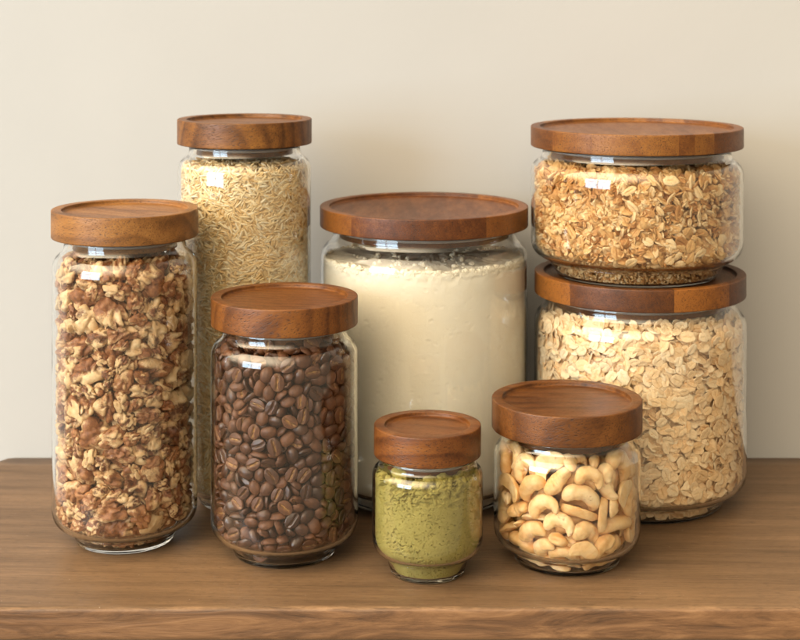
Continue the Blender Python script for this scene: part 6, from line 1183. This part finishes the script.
DATA['cashew'] = [
7,107,-158,-42,93,75,20,30,-53,8,92,211,-90,78,2,-24,78,56,7,93,-238,175,104,5,-18,85,-48,2,101,-167,140,125,32,-66,-66,-5,2,99,147,-249,78,24,25,-60,-71,
3,100,18,219,87,71,0,15,67,0,106,-297,29,80,21,70,66,10,5,104,-43,-213,63,72,7,-7,67,9,98,267,110,92,7,-47,87,-1,3,98,-329,-171,160,41,14,41,79,
5,95,414,-140,263,51,-56,-48,42,1,101,128,399,303,21,48,45,-71,0,102,-195,-155,78,59,14,21,75,2,104,119,20,83,35,91,-12,-8,9,102,-38,44,94,42,1,3,89,
2,98,-184,-356,191,59,58,-54,-4,7,96,236,344,205,32,-24,74,52,2,91,-167,379,320,60,51,57,-20,3,101,-407,54,206,42,52,50,53,5,104,334,241,185,37,48,62,48,
6,102,98,95,153,80,-22,13,-53,8,99,-122,299,82,68,70,11,11,0,99,427,6,481,20,69,-45,-52,0,95,-50,-374,151,47,86,-10,-9,1,98,-222,-217,225,11,-30,-70,-63,
2,104,42,-133,103,5,44,88,-12,8,98,156,214,62,91,1,-8,-37,4,108,-293,-74,175,39,39,64,51,7,100,390,68,178,50,61,-5,-60,2,98,-13,413,248,13,-16,62,74,
3,93,16,413,383,69,70,5,7,3,104,-116,-63,186,23,-85,-44,-4,7,97,256,-128,112,34,3,-37,85,8,91,113,125,90,0,-43,-85,25,8,105,-122,-248,127,39,-9,-2,-91,
0,106,-176,336,159,7,11,-87,-46,3,99,333,245,323,62,69,-27,-22,2,95,-183,33,184,70,1,10,70,1,92,-334,259,206,51,72,38,23,0,98,47,355,150,94,31,0,0,
8,98,-143,65,212,69,24,42,52,0,96,-92,-415,363,81,53,-3,-19,2,101,-327,137,170,0,79,60,-4,7,107,381,-54,165,35,69,-29,-54,2,90,-134,-315,247,75,39,48,-19,
3,94,-405,-120,393,75,17,-59,-21,2,103,309,-231,162,65,53,41,33,5,91,242,194,166,36,-48,77,-16,2,92,26,-282,103,77,25,47,32,5,92,92,329,214,66,69,3,-25,
3,104,-304,282,409,7,-65,28,69,7,97,300,12,82,37,-16,47,77,2,100,-241,-329,290,68,61,-38,-6,3,104,-84,328,788,73,62,-10,-21,3,90,187,-129,184,20,84,-48,-1,
5,104,-372,-185,292,79,-20,-27,-49,0,91,-99,285,215,45,-2,48,-74,2,91,203,-358,203,5,39,-53,-73,5,94,8,108,181,27,62,70,17,4,94,-257,25,291,34,81,44,12,
8,100,54,-437,205,11,-6,-67,-72,2,103,44,407,638,7,8,64,75,4,103,177,120,221,96,1,-6,-24,5,103,-241,125,227,92,-2,6,36,2,103,54,274,152,49,79,31,-16,
0,97,130,-326,167,85,43,1,28,4,97,181,319,698,82,18,34,41,9,101,286,-83,188,22,89,-35,-17,9,92,192,5,203,44,57,64,22,2,101,-88,133,184,62,43,-11,-64,
6,98,193,-318,421,27,68,12,66,3,107,-172,275,783,57,79,-3,-20,4,107,-34,-166,224,21,58,-54,-55,1,92,32,35,277,28,-70,59,-27,0,98,417,52,281,41,62,-37,-54,
1,92,-10,412,523,5,14,73,65,1,106,342,49,389,73,31,-33,-49,7,93,-89,-394,276,19,96,-13,1,0,92,343,46,275,30,-68,61,-26,8,101,-196,268,174,79,51,-12,30,
1,102,78,-382,291,70,61,34,8,6,95,14,-117,164,43,41,-14,-78,8,99,-132,322,313,46,10,71,-50,8,97,266,47,161,40,-18,-17,87,5,108,372,-126,321,61,0,77,-14,
0,103,-179,-384,462,76,54,-31,-12,7,101,-228,327,295,26,-64,62,35,4,90,-66,31,273,18,69,-59,-37,3,100,47,243,315,20,-78,58,-1,8,96,329,128,154,20,73,-49,-42,
3,92,226,150,826,49,83,-22,-1,2,93,91,-218,252,84,26,-8,45,1,107,-112,-265,532,13,-23,59,75,1,95,-182,-89,287,8,-17,7,-97,3,107,262,-226,298,31,92,5,20,
0,93,207,25,317,73,-31,12,-58,2,104,-162,231,264,78,60,3,9,4,96,233,-92,284,18,95,22,5,3,106,102,259,403,11,58,-71,-36,2,94,281,213,249,55,74,-35,-7,
6,97,-194,176,348,20,7,-49,83,0,94,138,-279,691,60,27,-60,-44,2,93,111,47,295,61,16,72,26,7,105,-18,-348,248,84,-8,11,-51,5,101,-396,-180,532,35,49,53,59,
3,90,268,318,450,34,6,69,62,1,102,109,-70,292,62,74,18,14,7,93,-335,35,330,43,24,52,69,8,91,178,256,140,37,30,-40,-77,5,104,-213,-242,351,46,9,22,84,
5,106,306,36,330,58,20,14,76,2,91,-341,-259,419,87,6,-23,-41,3,90,-422,32,423,61,13,77,-6,5,104,270,-266,432,64,53,41,35,0,93,172,276,281,21,-50,43,71,
5,107,-113,-258,358,69,-5,48,52,6,92,-336,132,318,31,4,63,70,4,103,-254,-110,368,21,11,36,89,6,94,-150,-412,716,32,-18,73,56,0,103,383,-179,449,11,56,-52,-62,
4,105,-241,-305,560,55,-10,51,63,1,105,239,-349,620,70,-33,53,31,6,100,219,197,362,17,-62,64,40,3,104,329,-243,669,69,45,54,13,2,91,372,184,499,19,75,19,-59,
6,93,-227,359,623,22,50,13,-81,4,108,12,-297,327,60,77,15,8,6,103,239,143,416,11,-36,82,40,9,107,2,-4,359,4,-95,-27,-1,9,105,-2,87,363,2,27,-93,20,
0,94,-29,-167,355,0,95,-8,-25,7,95,307,113,519,54,-49,-36,56,6,104,45,-352,440,17,96,8,-11,8,91,109,34,223,44,79,40,3,2,101,-297,-25,429,20,-23,-94,-5,
3,102,-178,145,416,5,-96,16,15,9,98,160,-241,395,87,-21,10,40,1,92,259,132,720,43,88,8,-15,7,102,214,191,573,32,-67,-65,-11,3,94,379,-20,764,46,-38,21,-76,
8,100,-354,132,473,76,-36,33,40,2,106,-102,-413,654,89,-11,-37,-18,0,106,-48,252,398,22,-53,79,16,8,103,-162,-36,371,7,-56,-68,44,6,105,88,200,506,43,43,-22,-75,
3,103,-410,-2,654,45,58,-33,-58,1,95,-147,5,422,21,-37,-54,-71,3,99,48,-377,521,46,84,22,-12,7,94,-197,277,387,34,-13,23,89,1,102,-313,196,556,17,-11,66,71,
4,104,-167,-155,482,84,-22,20,-42,8,94,-138,400,487,14,-74,-41,-50,8,98,341,-283,528,1,50,-49,-70,6,93,-265,277,637,28,-44,66,52,6,107,42,-294,471,5,0,-58,-80,
3,96,-205,85,778,34,36,-27,-81,4,105,218,26,430,89,23,-8,-36,1,99,52,-326,617,72,66,-3,-14,8,107,-94,198,437,95,23,-2,-12,4,93,328,-91,398,18,75,34,52,
0,92,97,-414,654,78,59,14,-4,8,103,-46,107,427,35,-8,-15,-91,0,104,268,16,527,70,59,-6,-38,4,100,-328,216,774,29,-20,-53,-76,3,98,-8,194,759,29,7,-38,-87,
0,104,-400,44,581,72,10,-2,-67,1,97,196,371,550,64,67,-35,7,5,92,134,212,463,33,25,-34,-83,0,103,37,5,483,80,40,-13,41,0,95,-36,114,510,32,-1,93,5,
6,96,135,10,444,23,-89,36,-4,5,92,74,-157,372,77,17,17,-58,9,95,-217,352,458,15,70,66,-18,0,107,-322,-97,709,55,34,-18,-73,6,95,-243,75,507,84,9,7,51,
4,104,201,-155,416,65,-6,-44,-60,0,104,-269,-186,464,75,52,-16,-36,3,102,343,-90,555,2,-41,58,69,4,107,340,249,654,37,-82,21,-35,8,105,-52,-92,390,64,61,12,-42,
2,95,-57,303,523,24,-1,10,96,3,99,218,-168,612,25,70,-1,-65,1,105,-16,-216,469,30,-9,-93,14,6,93,-143,136,502,60,35,-13,-69,8,101,-376,-48,494,9,8,43,88,
0,92,128,-150,464,41,71,51,24,4,96,139,13,539,59,53,25,54,2,101,-289,-128,592,17,70,-66,-16,4,93,-157,396,576,8,95,15,22,6,91,-228,-16,525,46,27,-31,-77,
0,106,262,-46,679,35,40,82,12,0,95,-407,-135,731,47,55,-5,-67,7,99,65,-120,494,53,67,-50,-2,5,96,53,317,598,76,-57,10,27,3,98,-97,-112,572,1,48,82,-28,
5,103,254,244,654,61,21,-30,-69,5,95,-218,-170,712,44,-9,88,3,8,100,-214,249,535,18,-75,-7,-61,9,103,-189,-148,580,11,66,55,48,3,101,136,121,631,42,89,-9,6,
4,98,-167,107,596,90,38,-5,15,2,97,-64,345,686,16,76,-62,-3,5,96,97,-235,548,44,83,-31,-10,2,107,-89,18,590,45,19,-50,-70,6,103,-50,-137,764,19,7,55,80,
0,105,-305,-294,684,72,40,-53,-13,8,98,206,-10,485,23,3,-27,92,7,105,-119,-115,666,20,80,48,24,8,96,88,-200,594,52,65,-50,-18,9,98,-19,410,753,72,67,3,-10,
4,97,-78,215,607,95,26,-3,-3,6,93,30,-352,740,82,30,22,41,3,106,-181,25,702,7,-91,-3,-39,5,103,-71,130,672,5,29,-87,-36,2,103,343,186,798,17,-53,-66,48,
4,104,70,415,813,1,29,44,84,7,96,37,-45,576,57,73,-31,-19,6,104,-347,127,676,39,32,65,55,4,95,82,282,649,23,-12,-11,-95,4,103,237,288,746,48,54,51,45,
7,106,132,-143,586,38,-17,79,42,3,95,-148,-290,683,59,69,-37,11,3,93,144,-78,689,59,44,62,24,7,97,173,191,674,66,51,46,25,8,96,230,45,743,57,81,-6,-4,
2,103,362,103,600,48,86,-10,-7,0,92,-9,64,691,19,70,-58,-35,0,101,1,-86,680,16,31,62,69,0,100,-226,190,683,35,16,-31,-86,3,99,-74,-221,715,20,-15,-53,-80,
9,101,218,-53,581,38,-59,25,66,2,91,78,4,688,1,-80,24,53]
# which pieces show largest in the photograph
PICKS['walnut'] = [
0,4,7,10,15,16,19,21,22,23,25,29,30,32,35,37,38,40,41,42,43,45,48,51,53,54,56,58,59,62,65,67,69,71,74,75,83,84,85,91,
92,93,94,97,99,102,107,109,110,120,122,123,124,125,128,129,131,132,138,139,142,143,145,147,148,150,167,173,176,182,184,185,188,190,192,194,200,203,208,212,
220,224,226,228,229,230,232,233,236,237,238,239,240,241,247,249,252,253,255,256,264,265,267,269,270,271,273,279,281,284,292,295,296,298,305,306,307,309,312,324,
326,327,328,330,333,334,335,336,338,339,340,341,348,350,353,357,359,361,363,364,365,366,370,371,376,379,380,381,382,383,385,389,391,395,396,397,398,399,401,406,
407,408,411,413,416,417,422,423,428,429,436,437,439,441,442,443,444,445,446,447,449,450,451,455,457,459,462,464,466,469,470,471,472,475,477,478,479,485,487,488,
494,498,499,503,510,512,520,524,525,526,529,530,532,533,536,540,548,549,551,553,554,556,557,558,560,561,565,576]
PICKS['coffee'] = [
7,17,19,24,25,26,27,29,31,33,35,37,42,45,46,53,74,75,83,85,86,90,98,101,102,103,105,108,112,118,122,128,134,136,140,150,151,158,160,165,
168,171,177,182,184,186,187,190,193,194,199,201,208,213,214,218,219,229,234,239,242,243,247,252,257,259,261,268,269,278,283,284,285,287,288,290,304,313,318,324,
329,333,334,339,342,346,351,354,357,360,362,376,380,386,388,390,397,400,402,403,407,410,411,414,420,422,425,434,439,441,442,445,451,452,453,457,465,467,471,473,
476,486,494,495,496,498,502,504,510,511,516,519,522,525,529,534,537,542,545,549,553,558,560,566,576,577,580,583,584,586,589,594,608,611,613,620,624,627,633,635,
636,641,642,643,652,656,663,667,669,670,674,678,683,693,695,700,705,711,715,718,722,730,741,742,749,750,752,756,763,767,774,780,783,785,791,803,809,810,815,817,
821,824,833,835,836,837,840,845,848,851,856,858,866,871,874,883,888,889,891,895,897,904,908,914,917,923,934,939,945,946,950,952,956,965,966,976,982,986,989,993,
995,996,1002,1006,1009,1011,1014,1018,1025,1031,1034,1036,1037,1042,1046,1050,1058,1060,1061,1068,1072,1074,1077,1079,1081,1083,1087,1090,1091,1092,1094,1099,1107,1112,1118,1121,1122,1132,1133,1135,
1138,1143,1148,1152,1156,1175,1177,1179,1192,1201,1202,1203,1204,1214,1223,1226,1235,1241,1245,1255]
PICKS['cashew'] = [
4,6,7,9,10,12,15,18,22,23,24,27,28,32,34,41,43,44,45,46,48,51,52,55,57,59,60,63,65,67,70,72,74,77,80,84,85,91,92,94,
95,97,101,103,104,107,109,111,112,113,115,118,119,120,121,123,125,126,132,136,139,140,141,145,147,150,152,154,157,159,160,162,165,171,173,175,176,177,179,181,
182,183,184,185,187,190,191,195,196,198,199,202,203,205,206,207,211,217,221,222,225,227,228,229]
PICKS['oats'] = [
2,4,10,13,16,23,26,34,37,39,44,50,55,61,66,68,76,88,89,91,93,95,113,121,123,125,128,133,137,139,147,148,149,153,154,158,161,164,165,169,
172,176,178,180,187,188,201,202,221,226,231,234,236,241,242,246,249,253,254,257,258,259,262,263,264,268,270,271,279,285,287,300,301,305,306,307,309,311,314,315,
316,317,329,331,341,343,345,348,351,352,360,363,366,370,371,373,375,378,384,386,387,403,404,411,414,417,418,427,430,439,445,446,447,455,457,468,469,473,476,478,
480,484,496,497,498,503,510,514,515,518,519,527,528,531,534,536,537,538,549,550,552,554,556,558,563,565,568,571,575,577,578,583,590,596,599,619,625,626,635,636,
641,642,649,652,658,669,676,689,690,695,698,704,706,709,711,713,715,725,726,734,737,742,746,747,749,761,762,767,769,773,774,776,779,780,791,801,806,811,812,816,
818,823,825,831,832,837,838,839,847,852,862,866,869,874,877,904,916,924,941,948,955,965,986,991,998,1019,1077,1117,1141,1143,1167,1168,1177,1179,1211,1214,1224,1239,1242,1246,
1251,1279,1289,1309,1315,1320,1323,1328,1390,1398,1410,1417,1435,1440,1464,1471,1494,1500,1519,1528,1547,1548,1580,1590,1604,1618,1634,1673,1677,1682,1708,1725,1745,1758,1763,1807,1819,1834,1838,1850,
1884,1890,1901,1909,1925,1930,1934,1936,1941,1987,2057,2164,2165,2424,2473,2537,2748,2846,2965,2977]
PICKS['granola'] = [
0,8,9,12,14,15,19,20,24,25,27,28,31,34,36,38,40,49,50,57,61,62,65,66,71,72,73,74,81,84,86,93,94,98,101,103,105,107,108,109,
110,112,114,116,117,119,120,122,123,124,125,126,129,131,132,133,134,136,138,139,141,142,146,148,151,152,154,156,158,160,164,166,167,169,170,176,178,181,184,192,
193,202,203,206,208,212,213,214,215,216,220,221,224,225,227,228,229,230,232,234,238,245,247,248,249,250,252,253,255,257,258,259,263,265,271,273,276,277,278,282,
283,284,285,286,289,292,297,304,305,307,311,317,321,323,325,326,330,332,334,335,336,337,338,341,344,347,351,352,353,354,355,357,360,365,366,367,370,371,372,376,
378,380,382,383,384,386,388,392,394,396,397,398,399,403,404,405,407,409,414,415,420,426,428,429,434,435,436,439,442,443,445,451,456,457,459,461,462,465,466,467,
471,474,477,479,483,484,488,490,491,493,498,499,501,502,505,515,518,521,523,528,529,531,533,534,536,538,539,543,556,587,588,589,601,605,616,652,665,675,676,681,
684,696,700,702,718,747,752,763,778,784,798,838,848,862,890,906,913,918,925,941,955,960,968,981,993,1003,1008,1021,1030,1046,1053,1074,1076,1097,1098,1105,1134,1302,1394,1488,
1641,3123,3128,3156,3186,3209,3220,3236,3249,3265,3285,3294,3297,3311,3339,3359,3374,3385,3392,3433]
PICKS['rice'] = [
9,63,72,78,84,109,126,195,203,296,313,316,366,418,422,431,440,476,478,516,518,531,641,663,681,691,693,707,753,772,779,791,802,832,872,873,908,914,918,924,
932,938,947,958,965,972,1141,1179,1216,1223,1253,1257,1258,1278,1311,1335,1343,1431,1435,1482,1517,1518,1567,1587,1603,1638,1645,1668,1725,1749,1801,1807,1820,1878,1929,1943,1947,1969,2018,2024,
2026,2030,2035,2074,2103,2112,2165,2205,2219,2254,2283,2296,2371,2378,2389,2397,2398,2401,2429,2431,2446,2472,2481,2489,2507,2526,2547,2589,2722,2736,2787,2803,2850,2924,2932,2978,3009,3050,3134,3147,
3161,3176,3267,3278,3389,3396,3413,3434,3438,3455,3488,3505,3509,3513,3538,3561,3598,3603,3628,3643,3675,3692,3698,3702,3710,3713,3714,3717,3776,3782,3793,3813,3825,3841,3899,3949,3975,3986,3992,4032,
4064,4067,4073,4090,4095,4100,4117,4131,4172,4221,4234,4251,4253,4254,4255,4258,4303,4329,4335,4337,4348,4394,4400,4434,4477,4530,4553,4581,4644,4651,4652,4663,4692,4706,4716,4721,4726,4740,4766,4775,
4788,4837,4845,4856,4857,4870,4887,4913,4928,4932,4952,4999,5060,5077,5078,5082,5110,5149,5221,5230,5273,5285,5293,5327,5336,5398,5403,5447,5499,5514,5537,5540,5545,5551,5604,5649,5653,5673,5676,5706,
5782,5808,5823,5860,5867,5890,5893,5960,5970,6073,6091,6097,6105,6110,6160,6166,6169,6174,6181,6319,6337,6377,6394,6404,6435,6439,6447,6486,6935,7477,7573,8175,8246,8597,9174,9240,9530,9758,9765,9875,
10148,10386,10917,10947,11197,11209,11746,11891,11959,12071,13507,14504,15369,15416,15485,15540,15644,15697,16289,16391]
# ================================================================= build it
build_table(); build_wall()
for key in JARS: build_jar(key)

def wl(it, j):
    big = it['v'] in (0, 1, 2, 9) and it['s'] > .85
    return ('large walnut piece ' if big else 'small broken walnut piece ') + where(it, j, 'walnut jar')
def cl(it, j):
    k = 'split cashew half ' if it['v'] in (5, 6, 8) else 'short broken cashew ' if it['v'] in (7, 9) else 'whole curved cashew '
    return k + where(it, j, 'cashew jar')

walnuts = decode(DATA['walnut'])
protos = [make_walnut(i, 4) for i in range(10)]
contents('walnut', 'walnut_piece', protos, walnuts, M_WALNUT, (*core_mesh(JARS['walnut'], .0165, .018, 1), .0), wl, 'walnut', 'walnut pieces in the tall jar',
         'walnut_heap', 'brown walnut pieces filling the inside of the tall walnut jar', [make_walnut(i, 3) for i in range(10)])

beans = decode(DATA['coffee'])
contents('coffee', 'coffee_bean', [make_bean(i) for i in range(4)], beans, M_COFFEE, (*core_mesh(JARS['coffee'], .0115, .012, 2), .1),
         lambda it, j: 'dark roasted coffee bean ' + where(it, j, 'coffee jar'), 'coffee bean', 'coffee beans in the glass jar',
         'coffee_bean_heap', 'dark roasted coffee beans filling the inside of the coffee jar')

cashews = decode(DATA['cashew'])
contents('cashew', 'cashew', [make_cashew(i) for i in range(10)], cashews, M_CASHEW, None, cl, 'cashew', 'cashews in the short jar',
         'cashew_heap', 'cream cashews filling the inside of the short cashew jar')

rng = np.random.default_rng(11)
flakes = [make_flake(i, .0048, .00045, .7) for i in range(8)]
J = JARS['oats']
oats = pack(J, flakes, 0, rng, flake_orient(.55), [(880, 0, .0008), (1100, .001, .003), (1000, .0025, .0060)], spread=.0034, size=(.72, 1.18))
oats += top_layer(J, flakes, 420, rng, flat_orient)
contents('oats', 'oat_flake', flakes, oats, M_OAT, (*core_mesh(J, .0085, .006, 3), .5),
         lambda it, j: 'pale rolled oat flake ' + where(it, j, 'oat jar'), 'oat flake', 'rolled oats in the wide jar',
         'oat_heap', 'pale rolled oats filling the rest of the wide oat jar')

rng = np.random.default_rng(12)
J = JARS['granola']
gfl = [make_flake(20 + i, .0053, .0009, .9, .80) for i in range(6)] + [make_cluster(i) for i in range(4)] + [make_flake(30, .0022, .0006), make_flake(31, .0016, .0007)]
def gor(u, z, a, rng): return frame(u * .5 + rng.normal(size=3) * .62, rng)
wts = np.array([.09] * 6 + [.105] * 4 + [.06, .05]); wts /= wts.sum()
def mix(a):                                                        # more baked lumps on the left, more loose flakes on the right
    t = min(1., max(0., (math.cos(a) + .55) / .8)); w = np.array([.05 + .13 * t] * 6 + [.20 - .17 * t] * 4 + [.08, .06])
    return w / w.sum()
gran = pack(J, gfl, 0, rng, gor, [(555, 0, .0012), (670, .0015, .0050), (720, .0045, .0100)], zlo=.016, spread=.0046, size=(.7, 1.15), weights=mix)
crumb = np.array([0.] * 10 + [.5, .5])
gran += pack(J, gfl, 0, rng, any_orient, [(1160, 0, .002)], zlo=.0033, zhi=.0165, spread=.0016, size=(.5, 1.1), weights=crumb)
gran += pack(J, gfl, 0, rng, any_orient, [(640, 0, .004)], zlo=.014, zhi=.070, spread=.002, size=(.6, 1.1), weights=crumb)
gran += top_layer(J, gfl, 330, rng, any_orient, weights=wts, rise=.002)
def gl(it, j):
    k = 'baked granola cluster ' if 6 <= it['v'] <= 9 else 'small granola crumb ' if it['v'] > 9 else 'toasted granola oat flake '
    return k + where(it, j, 'granola jar')
contents('granola', 'granola_piece', gfl, gran, M_GRAN, (*core_mesh(J, .0130, .010, 4), .15), gl, 'granola', 'granola pieces in the squat jar',
         'granola_heap', 'golden granola filling the rest of the squat granola jar')

rng = np.random.default_rng(13)
J = JARS['rice']
grains = [make_grain(i) for i in range(5)]
rice = pack(J, grains, 0, rng, grain_orient, [(6500, 0, .0005), (5800, .0005, .0015), (3000, .0014, .0026)], size=(.8, 1.1))
rice += top_layer(J, grains, 1500, rng, grain_top, rise=.003)
contents('rice', 'rice_grain', grains, rice, M_RICE, (*core_mesh(J, .0030, .002, 5, .0008), .45),
         lambda it, j: 'straw coloured rice grain ' + where(it, j, 'rice jar'), 'rice grain', 'rice grains in the tallest jar',
         'rice_heap', 'long straw coloured rice filling the rest of the tallest jar')

powder('flour', 'flour', M_FLOUR, 'cream coloured flour filling the wide middle jar, crumbly on top', 'flour', flour_pit, .0020, 700, .0026, seg=360, dz=.0010)
powder('matcha', 'matcha_powder', M_MATCHA, 'cracked green matcha powder filling the smallest jar, lumpy on top', 'matcha', matcha_pit, .0020, 110, .0062, seg=600, dz=.00032, rise=1.0)

# ================================================================= light: one window to the left, a dim room
win_az, win_el, win_d, win_w, win_h = math.radians(49), math.radians(8.5), 2.6, 1.40, 1.10
c0 = Vector((0, 1.08, .12))
d0 = Vector((-math.sin(win_az) * math.cos(win_el), -math.cos(win_az) * math.cos(win_el), math.sin(win_el)))
side = Vector((math.cos(win_az), -math.sin(win_az), 0)).normalized(); up = side.cross(d0).normalized()
if up.z < 0: up = -up
def pane(u, v, w, h, power, col):
    ld = bpy.data.lights.new('window_pane', 'AREA'); ld.shape = 'RECTANGLE'; ld.size = w; ld.size_y = h
    ld.energy = power; ld.color = col
    o = link(bpy.data.objects.new('window_pane', ld))
    o.location = c0 + d0 * win_d + side * u + up * v
    o.rotation_euler = (-d0).to_track_quat('-Z', 'Y').to_euler()
    return o
gap = .05; pw = (win_w - gap) / 2; phh = (win_h - gap) / 2
POWER = 58.; ROOM_DIM, ROOM_LIT = .46, 9.4
for su in (-1, 1):
    for sv in (-1, 1):
        pane(su * (pw + gap) / 2, sv * (phh + gap) / 2, pw, phh, POWER / 4, (.61, .82, 1.))
w = bpy.data.worlds.new('World'); scene.world = w; w.use_nodes = True
wt = w.node_tree; bg = wt.nodes['Background']
tc = wt.nodes.new('ShaderNodeTexCoord')
def wnode(kind, a, b=None, c=None, op=None):
    x = wt.nodes.new(kind)
    if op: x.operation = op
    for q_, v_ in zip(x.inputs, (a, b, c)):
        if v_ is None: continue
        if isinstance(v_, bpy.types.NodeSocket): wt.links.new(v_, q_)
        else: q_.default_value = v_
    return x
def wramp(v, lo, hi):
    x = wt.nodes.new('ShaderNodeMapRange'); x.interpolation_type = 'SMOOTHSTEP'; wt.links.new(v, x.inputs[0])
    x.inputs[1].default_value = lo; x.inputs[2].default_value = hi; return x.outputs[0]
xyz = wnode('ShaderNodeSeparateXYZ', tc.outputs['Generated'])
height = wramp(xyz.outputs[2], -.02, .60)                          # light walls and ceiling above, a darker room below
dt = wnode('ShaderNodeVectorMath', tc.outputs['Generated'], Vector((-.84, -.50, .20)).normalized(), op='DOT_PRODUCT')
across = wramp(dt.outputs['Value'], .05, 1.05)
brightness = wnode('ShaderNodeMath', height, across, op='MULTIPLY').outputs[0]
ma = wnode('ShaderNodeMath', brightness, ROOM_LIT, ROOM_DIM, op='MULTIPLY_ADD')
bg.inputs[0].default_value = (1., .82, .565, 1); wt.links.new(ma.outputs[0], bg.inputs[1])

# ================================================================= camera: level, with the lens shifted down
cam = bpy.data.cameras.new('camera'); co = link(bpy.data.objects.new('camera', cam))
co.location = (0, 0, EYE); co.rotation_euler = (PI / 2, 0, 0)
cam.sensor_width = 36; cam.lens = 1580.6 / 800 * 36; cam.shift_y = -(320 + 8.3) / 800
cam.clip_start = .05; cam.clip_end = 50
cam.dof.use_dof = True; cam.dof.focus_distance = 1.03; cam.dof.aperture_fstop = 11
scene.camera = co
scene.view_settings.view_transform = 'Standard'; scene.view_settings.look = 'None'
scene.view_settings.exposure = .12; scene.view_settings.gamma = 1
cy = scene.cycles
cy.max_bounces = 24; cy.diffuse_bounces = 5; cy.glossy_bounces = 6; cy.transmission_bounces = 16; cy.transparent_max_bounces = 24
cy.use_denoising = True; cy.caustics_reflective = False; cy.caustics_refractive = True; cy.sample_clamp_indirect = 0
